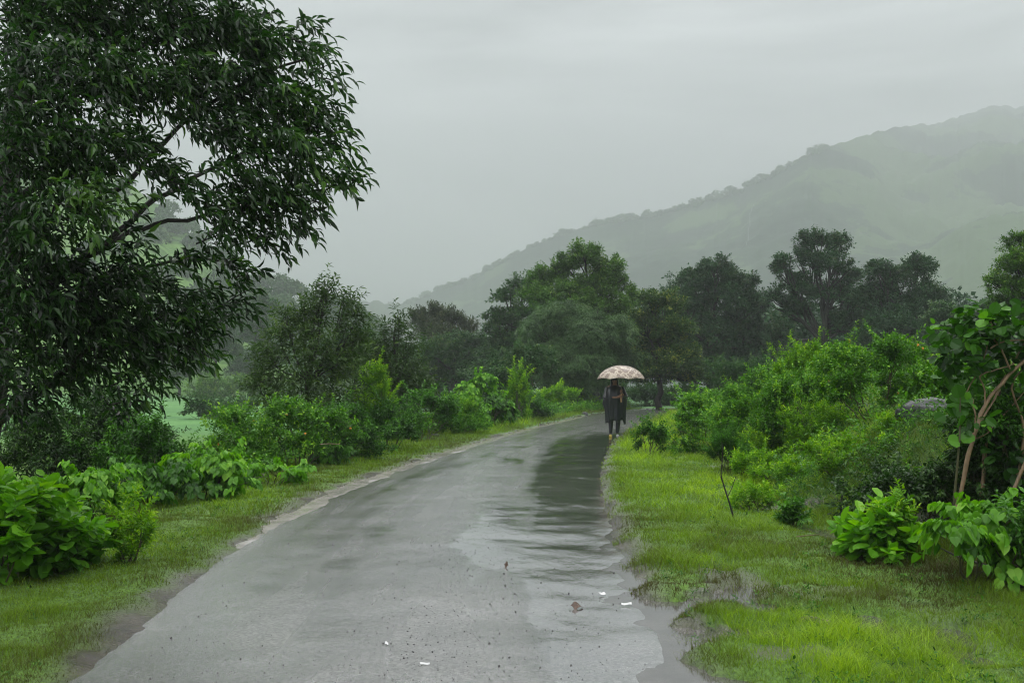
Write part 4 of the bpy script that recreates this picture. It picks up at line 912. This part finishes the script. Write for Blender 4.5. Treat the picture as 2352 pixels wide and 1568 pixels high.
# ------------------------------------------------------------------ sticks, stump, rocks
def stick(name, label, cat, lines, d0, mat='bark'):
    u, v = lines[0][0][0]; X, Y, Z = ground(u, v); Y = min(Y, d0) if d0 else Y
    g = Geo(); P0 = PX(u, v, Y); dz = tz(P0[0], Y) - P0[2] - .02
    for pts, r0, r1 in lines:
        p = np.array([PX(a, b, Y) for a, b in pts]) ; p[:, 2] += dz if pts is lines[0][0] else dz
        s = np.linspace(0, len(p) - 1, len(p) * 3); q = np.stack([np.interp(s, np.arange(len(p)), p[:, k_]) for k_ in range(3)], 1); q[1:-1] = (q[:-2] + 2 * q[1:-1] + q[2:]) / 4
        tube(g, q, np.linspace(r0, r1, len(q)), 7)
    o = g.build(name, M[mat], None, True, (P0[0], Y, P0[2] + dz)); tag(o, label, cat)
    return o
stick('bare_sapling', 'thin dark bare sapling leaning left in the right verge', 'sapling', [([(1688,1195),(1675,1150),(1662,1110),(1655,1085),(1660,1050),(1658,1010)], .012, .004), ([(1670,1140),(1682,1115),(1690,1090)], .005, .003), ([(1662,1110),(1650,1080)], .004, .002)], None)
stick('upright_stick', 'single dark upright stick planted before the hollow of the bank', 'stick', [([(1934,1243),(1936,1200),(1930,1160),(1935,1130),(1938,1105)], .016, .007)], None)
stick('forked_stump', 'broken forked dead branch standing among wide leaves on the right', 'dead branch', [([(2048,1280),(2046,1240),(2040,1212),(2036,1200)], .016, .013), ([(2040,1215),(2046,1195),(2062,1170)], .010, .007), ([(2046,1242),(2070,1222),(2090,1208)], .014, .012), ([(2025,1245),(2036,1215),(2050,1190)], .007, .005)], None, 'bark_tan')
def fallen(name, label, cat, pts, rad, mat, lift=.03):
    g = Geo(); P = []
    for u, v in pts:
        x, y, z = ground(u, v); P.append((x, y, z + lift))
    P = np.array(P); s = np.linspace(0, len(P) - 1, len(P) * 3); q = np.stack([np.interp(s, np.arange(len(P)), P[:, k_]) for k_ in range(3)], 1)
    tube(g, q, np.linspace(rad, rad * .6, len(q)) * (1 + rng.normal(0, .06, len(q))), 8)
    return tag(g.build(name, M[mat], None, True, tuple(P[0])), label, cat)
fallen('log', 'dark fallen log lying at the foot of the left hedge', 'log', [(1196,964),(1215,962),(1240,955)], .11, 'bark', .09)
fallen('twig', 'pale bent twig sticking out of the left hedge', 'twig', [(735,1100),(755,1095),(780,1100)], .008, 'bark_tan', .55)
fallen('twig', 'short black twig lying on the wet road, lower left', 'twig', [(562,1374),(575,1373),(590,1376),(605,1371)], .007, 'bark', .012)
fallen('twig', 'thin straight dry twig in the grass below the upright stick', 'twig', [(1830,1244),(1880,1240)], .006, 'bark_tan', .05)
fallen('dead_branch', 'tangled thin dead branch on the grass under the large leafy plant', 'dead branch', [(2330,1350),(2270,1322),(2200,1300),(2130,1262)], .012, 'bark', .08)
fallen('dead_branch', 'dark stub of a branch poking in at the lower right edge', 'dead branch', [(2380,1330),(2345,1362),(2325,1372)], .02, 'bark', .05)

def rock(name, label, u, v, w, h, dep, seed, depth=None, mat='rock'):
    r = np.random.default_rng(seed); x, y, z = ground(u, v) if depth is None else (*PX(u, v, depth)[:2], 0)
    z = tz(x, y); W = w * y / F; H = h * y / F; n1, n2 = 26, 15
    th = np.linspace(0, 2 * np.pi, n1, endpoint=False)[None]; ph = np.linspace(-.45, np.pi / 2, n2)[:, None]
    X = np.cos(ph) * np.cos(th); Y = np.cos(ph) * np.sin(th); Z = np.sin(ph) + 0 * th
    k_ = 1 + .55 * (fbm(X * 1.6 + seed, Y * 1.6 + Z * 2, seed, 3) - .5) + .22 * (fbm(X * 5 + seed, Y * 5 + Z * 6, seed + 3, 3) - .5)
    V = np.stack([X * k_ * W / 2, Y * k_ * dep / 2, Z * k_ * H], -1).reshape(-1, 3)
    V[:, 2] = np.where(V[:, 2] > H * .7, H * .7 + (V[:, 2] - H * .7) * .5, V[:, 2])
    g = Geo(); g.add(V + np.array([x, y, z]), grid_faces(n2, n1, True))
    return tag(g.build(name, M[mat], None, True, (x, y, z)), label, 'rock')
rock('boulder', 'dark wet boulder on the bank above the shaded hollow', 2140, 1045, 150, 46, .5, 3, depth=12.4)
rock('rock', 'flat grey wet rock beside the large leafy plant', 2110, 1225, 95, 28, .35, 8)
rock('rock', 'dark rock half buried at the foot of the right bank', 1790, 1095, 55, 28, .4, 11)
rock('stone', 'small pale stone on the grass by the far left road edge', 1343, 952, 15, 7, .2, 14)
rock('stone', 'small grey stone at the left hedge foot before the vine tower', 1000, 1002, 20, 8, .2, 17)

# litter
def scrap(name, label, cat, u, v, L, W, ang, mat, seed=1, curl=.004):
    d_ = np.linspace(3, 40, 4000); a, yy, zz = ray(u, v); xx = a / yy * d_; z_ = CH + zz / yy * d_
    t, hw = road_coord(xx, d_); h = np.maximum(road_z(xx, d_, t, hw), terrain(xx, d_)); h = np.maximum(h, zr(d_) - .004); i = np.argmax(z_ < h); x, y, z = xx[i], d_[i], h[i] + .006
    n = 5; s = np.linspace(-.5, .5, n); X, Y = np.meshgrid(s * L, s * W); r = np.random.default_rng(seed)
    Z = curl * (np.cos(X / L * 5 + seed) + np.sin(Y / W * 4)) + curl; Z = Z + r.normal(0, curl * .15, Z.shape)
    ca, sa = math.cos(ang), math.sin(ang); top = np.stack([X * ca - Y * sa, X * sa + Y * ca, Z + .0008], -1).reshape(-1, 3); bot = top - np.array([0, 0, .0012])
    f = grid_faces(n, n); g = Geo(); g.add(np.concatenate([top, bot]) + np.array([x, y, z]), np.concatenate([f, f[:, ::-1] + n * n]))
    tag(g.build(name, mat, None, False, (x, y, z)), label, cat)
paper = plain('wet_paper', (.6,.6,.6), .4, .05); brown = plain('wet_dead_leaf', (.07,.035,.018), .4, .4)
scrap('paper_scrap', 'small square white paper scrap on the road, nearest the camera', 'litter', 888, 1480, .02, .03, .1, paper, 1)
scrap('paper_scrap', 'narrow white paper strip at the bottom of the road', 'litter', 976, 1527, .055, .014, .15, paper, 2, .003)
scrap('paper_scrap', 'white paper scrap on the wet road, farther of two by the right edge', 'litter', 1383, 1365, .045, .05, .2, paper, 3)
scrap('paper_scrap', 'narrow white scrap in the puddle at the right road edge', 'litter', 1439, 1389, .075, .03, 0, paper, 4)
scrap('dead_leaf', 'single brown leaf in the middle of the wet road', 'leaf', 1163, 1301, .03, .09, .1, brown, 5, .012)
scrap('dead_leaf', 'dark crumpled leaf on the road near the right edge', 'leaf', 1325, 1396, .07, .06, .7, brown, 6, .012)
scrap('driftwood', 'piece of reddish-brown bark debris in the wet grass at lower right', 'debris', 1872, 1430, .20, .05, -.2, brown, 7, .012)

# ------------------------------------------------------------------ the walker with the umbrella
def person():
    d = 28.4; bx, _, _ = PX(1412, 1003, d); zg = float(zr(d)) - .002
    O = np.array([bx, d, zg]); px = lambda zx: (zx - 655) * .00179
    # body: one skinned mesh
    J = {'pelvis': (0,0,.93), 'belly': (0,0,1.08), 'chest': (0,.0,1.28), 'neckb': (0,.01,1.44), 'neck': (0,-.005,1.51), 'head': (0,-.02,1.60), 'crown': (0,-.01,1.70),
         'hipl': (-.10,0,.88), 'kneel': (-.115,-.05,.50), 'ankl': (-.115,.03,.09), 'hipr': (.10,0,.88), 'kneer': (.10,-.02,.50), 'ankr': (.075,.02,.09),
         'shl': (-.19,.01,1.40), 'ell': (-.25,-.03,1.13), 'wrl': (.02,-.27,1.13), 'hal': (.10,-.29,1.15),
         'shr': (.19,.01,1.40), 'elr': (.28,-.05,1.15), 'wrr': (.18,-.24,1.24), 'har': (.15,-.28,1.30)}
    E = [('pelvis','belly'),('belly','chest'),('chest','neckb'),('neckb','neck'),('neck','head'),('head','crown'),('pelvis','hipl'),('hipl','kneel'),('kneel','ankl'),('pelvis','hipr'),('hipr','kneer'),('kneer','ankr'),
         ('neckb','shl'),('shl','ell'),('ell','wrl'),('wrl','hal'),('neckb','shr'),('shr','elr'),('elr','wrr'),('wrr','har')]
    Rr_ = {'pelvis': .15, 'belly': .14, 'chest': .15, 'neckb': .08, 'neck': .055, 'head': .085, 'crown': .06, 'hipl': .09, 'kneel': .058, 'ankl': .04, 'hipr': .09, 'kneer': .058, 'ankr': .04,
           'shl': .062, 'ell': .045, 'wrl': .028, 'hal': .03, 'shr': .062, 'elr': .045, 'wrr': .028, 'har': .03}
    # fingers wrapped round the handle, thumb on top
    hx, hy = px(740), -.33
    for s, hand, z0 in (('l', 'hal', 1.15), ('r', 'har', 1.30)):
        sg = 1 if s == 'l' else -1
        for i in range(4):
            z = z0 + .034 - .02 * i; L = [.0, .004, .003, -.004][i]
            a = f'f{s}{i}a'; b = f'f{s}{i}b'; c = f'f{s}{i}c'
            J[a] = (hx - sg * (.028), hy - .022 - L, z); J[b] = (hx + sg * .012, hy - .034 - L, z - .002); J[c] = (hx + sg * .034, hy - .008, z - .004)
            for q, rr in ((a, .0105), (b, .0095), (c, .008)): Rr_[q] = rr
            E += [(hand, a), (a, b), (b, c)]
        a, b = f't{s}a', f't{s}b'; J[a] = (hx - sg * .03, hy + .02, z0 + .05); J[b] = (hx + sg * .005, hy + .006, z0 + .065); Rr_[a] = .012; Rr_[b] = .009; E += [(hand, a), (a, b)]
    keys = list(J); me = bpy.data.meshes.new('person'); me.from_pydata([Vector(J[k_]) for k_ in keys], [(keys.index(a), keys.index(b)) for a, b in E], [])
    o = bpy.data.objects.new('person', me); col.objects.link(o); o.location = tuple(O)
    md = o.modifiers.new('skin', 'SKIN'); md.use_smooth_shade = True
    sv = me.skin_vertices[0].data if me.skin_vertices else None
    if sv is None:
        bpy.context.view_layer.objects.active = o; sv = me.skin_vertices[0].data
    for i, k_ in enumerate(keys): sv[i].radius = (Rr_[k_], Rr_[k_]); sv[i].use_root = (k_ == 'pelvis')
    sb = o.modifiers.new('sub', 'SUBSURF'); sb.levels = 2; sb.render_levels = 2
    me.materials.append(plain('brown_skin', (.22,.115,.065), .5, .1))
    tag(o, 'person in a black rain cape walking toward the camera under an umbrella', 'person')
    cloth = plain('black_wet_cloth', (.013,.017,.020), .3, .3, 6, 0, .5); r = np.random.default_rng(9)
    # face: eyes, nose and beard line on the skinned head
    def ell(g, c, rad, n1=14, n2=9):
        th = np.linspace(0, 2 * np.pi, n1, endpoint=False)[None]; ph = np.linspace(-np.pi / 2, np.pi / 2, n2)[:, None]
        V = np.stack([np.cos(ph) * np.cos(th), np.cos(ph) * np.sin(th), np.sin(ph) + 0 * th], -1).reshape(-1, 3) * rad + np.asarray(c) + O
        g.add(V, grid_faces(n2, n1, True))
    def part(g, name, m):
        q = g.build(name, m, None, True, O); q.parent = o; q.location = (0, 0, 0); return q
    skin = me.materials[0]
    g = Geo(); ell(g, (0,-.115,1.575), np.array([.014,.022,.024])); part(g, 'nose', skin)
    for s in (-1, 1):
        g = Geo(); ell(g, (s*.032,-.098,1.605), np.array([.014,.008,.008])); part(g, 'eye', plain('eye_dark', (.03,.02,.015), .2))
        g = Geo(); ell(g, (s*.088,-.01,1.595), np.array([.012,.022,.032])); part(g, 'ear', skin)
    g = Geo(); ell(g, (0,-.103,1.54), np.array([.026,.012,.008])); part(g, 'mouth', plain('lips', (.14,.05,.04), .4))
    hair = plain('black_hair', (.01,.009,.008), .45, .3, 60); g = Geo(); ell(g, (0,.012,1.655), np.array([.098,.108,.085]), 20, 12); part(g, 'hair', hair)
    # hood lying round the neck and head sides
    g = Geo(); n = 40; th = np.linspace(0, 2 * np.pi, n, endpoint=False); rows = []
    for z, rx, ry, oy in ((1.66,.112,.115,.035),(1.60,.118,.125,.035),(1.53,.115,.13,.03),(1.48,.12,.13,.01),(1.45,.14,.14,0)):
        fr = np.exp(-((th - 1.5 * np.pi) / .75) ** 2); k_ = 1 - .0 * fr
        zz = z - .12 * fr * (z > 1.5)
        rows.append(np.stack([rx * np.cos(th) * k_, oy + ry * np.sin(th) * (1 - .35 * fr), np.maximum(zz, 1.44)], 1))
    V = np.concatenate(rows) + O; g.add(V, grid_faces(len(rows), n, True)); part(g, 'hood', cloth)
    # rain cape
    prof = [(1.475,.085,.09,0),(1.45,.15,.12,0),(1.42,.205,.145,0),(1.36,.245,.17,-.01),(1.26,.285,.19,-.015),(1.16,.315,.20,-.02),(1.05,.32,.21,-.02),(.95,.315,.20,-.01),(.88,.30,.195,0),(.78,.285,.19,0),(.66,.28,.19,0),(.55,.275,.19,0),(.47,.27,.19,0)]
    n = 84; th = np.linspace(0, 2 * np.pi, n, endpoint=False); rows = []
    for i, (z, rx, ry, oy) in enumerate(prof):
        a = i / (len(prof) - 1); fold = 1 + a * (.075 * np.sin(9 * th + 1.3 + a) + .05 * np.sin(17 * th + 2 * a) + .035 * np.sin(5 * th + .5))
        x = rx * np.cos(th) * fold + .012; y = oy + ry * np.sin(th) * fold
        hem = -.05 * a ** 3 * np.cos(th - 3.5) + .035 * a ** 4 * np.sin(6 * th)
        # sleeve flap ends: right-hand side of the picture hangs lower, left flap ends at elbow height
        hang = -.14 * a ** 5 * np.exp(-((np.angle(np.exp(1j * (th - .0)))) / .35) ** 2)
        flare = .05 * np.exp(-((z - .98) / .1) ** 2) * np.exp(-(np.angle(np.exp(1j * (th - np.pi))) / .5) ** 2)
        rows.append(np.stack([x - flare, y, np.full(n, z) + hem + hang], 1))
    inner = [q * np.array([.965, .955, 1]) for q in rows[::-1]]
    V = np.concatenate(rows + inner) + O; g = Geo(); g.add(V, grid_faces(len(rows) * 2, n, True)); part(g, 'rain_cape', cloth)
    # sleeves that reach the forearms
    for a, b, r0, r1, s in ((J['shl'], J['ell'], .085, .105, -1), (J['shr'], J['elr'], .085, .10, 1)):
        g = Geo(); p = bez(np.array(a) + O, np.array(b) + O + np.array([0, -.05, -.03]), 7, sag=.0); tube(g, p, np.linspace(r0, r1, 7), 14); part(g, 'sleeve', cloth)
    g = Geo(); tube(g, bez(np.array(J['ell']) + O, np.array(J['ell']) * .45 + np.array(J['wrl']) * .55 + O, 5), np.linspace(.09, .055, 5), 12); part(g, 'sleeve', cloth)
    # trousers
    for s, (h_, k_, a_) in (('l', ('hipl', 'kneel', 'ankl')), ('r', ('hipr', 'kneer', 'ankr'))):
        g = Geo(); pts = [J[h_], tuple(np.array(J[h_]) * .5 + np.array(J[k_]) * .5), J[k_], tuple(np.array(J[k_]) * .5 + np.array(J[a_]) * .5), (J[a_][0], J[a_][1], .12)]
        tube(g, np.array(pts) + O, [.105, .092, .072, .062, .05], 14); part(g, 'trouser_leg', cloth)
    for s, (ax, ay), m in ((0, (-.125, .02), plain('yellow_sandal', (.32,.26,.03), .4)), (1, (.075, .01), plain('grey_sandal', (.25,.26,.26), .4))):
        n = 20; th = np.linspace(0, 2 * np.pi, n, endpoint=False); g = Geo(); rows = []
        for z, k_ in ((.0, .95), (.012, 1), (.03, 1), (.055, .86), (.075, .6), (.085, .25)):
            w = .046 * (1 - .12 * np.sin(th)); rows.append(np.stack([ax + w * k_ * np.cos(th), ay - .05 + .125 * k_ * np.sin(th) + (.012 if z > .04 else 0), np.full(n, z)], 1))
        g.add(np.concatenate(rows) + O, grid_faces(len(rows), n, True)); part(g, 'sandal', m)
    # umbrella
    U = O + np.array([px(740), -.33, 0]); root = empty('umbrella', tuple(U), 'open beige umbrella with a swirling brown pattern held over the walker', 'umbrella')
    m, nt, N, Lk = newmat('patterned_umbrella'); tc = nd(nt, 'ShaderNodeTexCoord'); ns = noise(nt, tc.outputs['Object'], 3.2, 3)
    v = nd(nt, 'ShaderNodeTexVoronoi', feature='DISTANCE_TO_EDGE'); v.inputs['Scale'].default_value = 4.6
    va = nd(nt, 'ShaderNodeVectorMath', operation='MULTIPLY_ADD'); Lk.new(ns.outputs[1], va.inputs[0]); va.inputs[1].default_value = (.55, .55, .55); Lk.new(tc.outputs['Object'], va.inputs[2]); Lk.new(va.outputs[0], v.inputs['Vector'])
    cr = ramp(nt, v.outputs[0], [(0, (.74,.66,.56)), (.07, (.58,.48,.38)), (.15, (.34,.26,.21)), (.5, (.46,.39,.34))])
    p = nd(nt, 'ShaderNodeBsdfPrincipled', Roughness=.22); Lk.new(cr.outputs[0], p.inputs['Base Color']); tr = nd(nt, 'ShaderNodeBsdfTranslucent'); Lk.new(cr.outputs[0], tr.inputs[0])
    mx = nd(nt, 'ShaderNodeMixShader'); mx.inputs[0].default_value = .35; Lk.new(p.outputs[0], mx.inputs[1]); Lk.new(tr.outputs[0], mx.inputs[2]); out = nd(nt, 'ShaderNodeOutputMaterial'); Lk.new(mx.outputs[0], out.inputs[0])
    zt, zrim, Rm = 2.035, 1.645, .70; n = 96; th = np.linspace(0, 2 * np.pi, n, endpoint=False) + .2
    def dome(f, off=0):
        cusp = np.abs(((th - .2) / (2 * np.pi) * 8) % 1 - .5) * 2     # 1 on a rib
        rr = Rm * np.sin(f * 1.22) / np.sin(1.22) * (1 - .075 * f * (1 - cusp ** 1.5)); 
        z = zrim + (zt - zrim) * (np.cos(f * 1.22) - np.cos(1.22)) / (1 - np.cos(1.22)) + .035 * f ** 4 * (1 - cusp ** 1.5)
        return np.stack([rr * np.cos(th), rr * np.sin(th), np.full(n, 1.) * z - off], 1) + np.array([U[0], U[1], O[2]])
    fs = np.linspace(.001, 1, 16); rows = [dome(f) for f in fs] + [dome(f, .004) for f in fs[::-1]]
    def up(g, name, m, sm_=True): return gbuild(g, name, m, root, sm_)
    g = Geo(); g.add(np.concatenate(rows), grid_faces(len(rows), n, True)); up(g, 'canopy', m)
    metal = plain('umbrella_metal', (.12,.12,.12), .3)
    for k_ in range(8):
        i = k_ * 12; g = Geo(); tube(g, np.array([dome(f, .012)[i] for f in np.linspace(.02, 1, 8)]), .004, 5)
        hub = np.array([U[0], U[1], O[2] + 1.72]); tube(g, [hub, dome(.55, .014)[i]], .003, 4); up(g, 'rib', metal)
    g = Geo(); tube(g, [(U[0], U[1], O[2] + 1.18), (U[0], U[1], O[2] + 2.09)], .007, 8); up(g, 'shaft', metal)
    g = Geo(); tube(g, [(U[0], U[1], O[2] + 1.0), (U[0] , U[1], O[2] + 1.04), (U[0], U[1], O[2] + 1.19), (U[0], U[1], O[2] + 1.24)], [.02, .024, .022, .014], 12); up(g, 'handle', plain('tan_handle', (.35,.22,.10), .4))
person()

# ------------------------------------------------------------------ haze, sky, light, camera
def haze():
    m, nt, N, Lk = newmat('damp_air'); v = nd(nt, 'ShaderNodeVolumePrincipled'); v.inputs['Color'].default_value = (.63,.65,.675,1)
    v.inputs['Density'].default_value = HAZE_D; v.inputs['Anisotropy'].default_value = .25
    out = nd(nt, 'ShaderNodeOutputMaterial'); Lk.new(v.outputs[0], out.inputs['Volume'])
    x0, x1, y0, y1, z0, z1 = -3100, 3100, -100, 3700, -14, 800
    me = bpy.data.meshes.new('haze'); me.from_pydata([(x,y,z) for z in (z0,z1) for y in (y0,y1) for x in (x0,x1)], [], [(0,2,3,1),(4,5,7,6),(0,1,5,4),(2,6,7,3),(0,4,6,2),(1,3,7,5)])
    o = bpy.data.objects.new('haze', me); col.objects.link(o); me.materials.append(m); tag(o, 'damp misty air filling the valley', 'haze', kind='stuff')
HAZE_D = .00088
haze()
w = bpy.data.worlds.new('World'); scene.world = w; w.use_nodes = True; nt = w.node_tree; nt.nodes.clear(); Lk = nt.links
sky = nd(nt, 'ShaderNodeTexSky', sky_type='NISHITA'); sky.sun_disc = False; sky.sun_elevation = R(52); sky.sun_rotation = R(20); sky.air_density = 1.5; sky.dust_density = 4
tc = nd(nt, 'ShaderNodeTexCoord'); sx = nd(nt, 'ShaderNodeSeparateXYZ'); Lk.new(tc.outputs['Generated'], sx.inputs[0])
gr = ramp(nt, sx.outputs[2], [(0, (4.0,4.15,4.3)), (.10, (4.5,4.65,4.8)), (.22, (5.6,5.75,5.9)), (.40, (9.5,9.8,9.9)), (.7, (21.,21.3,21.4)), (1, (25.,25.3,25.4))])
mp = nd(nt, 'ShaderNodeMapping'); mp.inputs['Scale'].default_value = (1.2, 1.2, 4.0); Lk.new(tc.outputs['Generated'], mp.inputs[0])
cn = noise(nt, mp.outputs[0], 1.5, 5, .5); cn.inputs['Distortion'].default_value = .6
cm = nd(nt, 'ShaderNodeMapRange'); cm.inputs[1].default_value = .36; cm.inputs[2].default_value = .64; cm.inputs[3].default_value = .30; cm.inputs[4].default_value = 1.7; Lk.new(cn.outputs[0], cm.inputs[0])
vm = nd(nt, 'ShaderNodeVectorMath', operation='SCALE'); Lk.new(gr.outputs[0], vm.inputs[0]); Lk.new(cm.outputs[0], vm.inputs['Scale'])
mx = nd(nt, 'ShaderNodeMix', data_type='RGBA'); mx.inputs[0].default_value = .96; Lk.new(sky.outputs[0], mx.inputs[6]); Lk.new(vm.outputs[0], mx.inputs[7])
bg = nd(nt, 'ShaderNodeBackground', Strength=.12); Lk.new(mx.outputs[2], bg.inputs[0]); wo = nd(nt, 'ShaderNodeOutputWorld'); Lk.new(bg.outputs[0], wo.inputs[0])
L = bpy.data.lights.new('sun', 'SUN'); L.energy = 1.0; L.angle = R(25); L.color = (1, .97, .92); so = bpy.data.objects.new('sun', L); col.objects.link(so)
so.rotation_euler = (R(38), 0, R(160)); so.location = (0, 0, 50)
cam = bpy.data.cameras.new('camera'); co_ = bpy.data.objects.new('camera', cam); col.objects.link(co_); scene.camera = co_
cam.sensor_width = 36; cam.lens = F / 2352 * 36; cam.clip_start = .1; cam.clip_end = 6000; co_.location = (0, 0, CH); co_.rotation_euler = (R(90) + PITCH, 0, 0)
scene.view_settings.view_transform = 'Standard'; scene.view_settings.look = 'None'; scene.view_settings.exposure = .08; scene.view_settings.gamma = 1
cy = scene.cycles; cy.max_bounces = 6; cy.diffuse_bounces = 3; cy.glossy_bounces = 3; cy.transmission_bounces = 3; cy.volume_bounces = 2; cy.transparent_max_bounces = 8
cy.use_denoising = True; cy.pixel_filter_type = 'BLACKMAN_HARRIS'; cy.filter_width = 1.15; cy.denoiser = 'OPENIMAGEDENOISE'; cy.use_adaptive_sampling = True; cy.adaptive_threshold = .01; cy.caustics_reflective = False; cy.caustics_refractive = False
cy.sample_clamp_indirect = 6
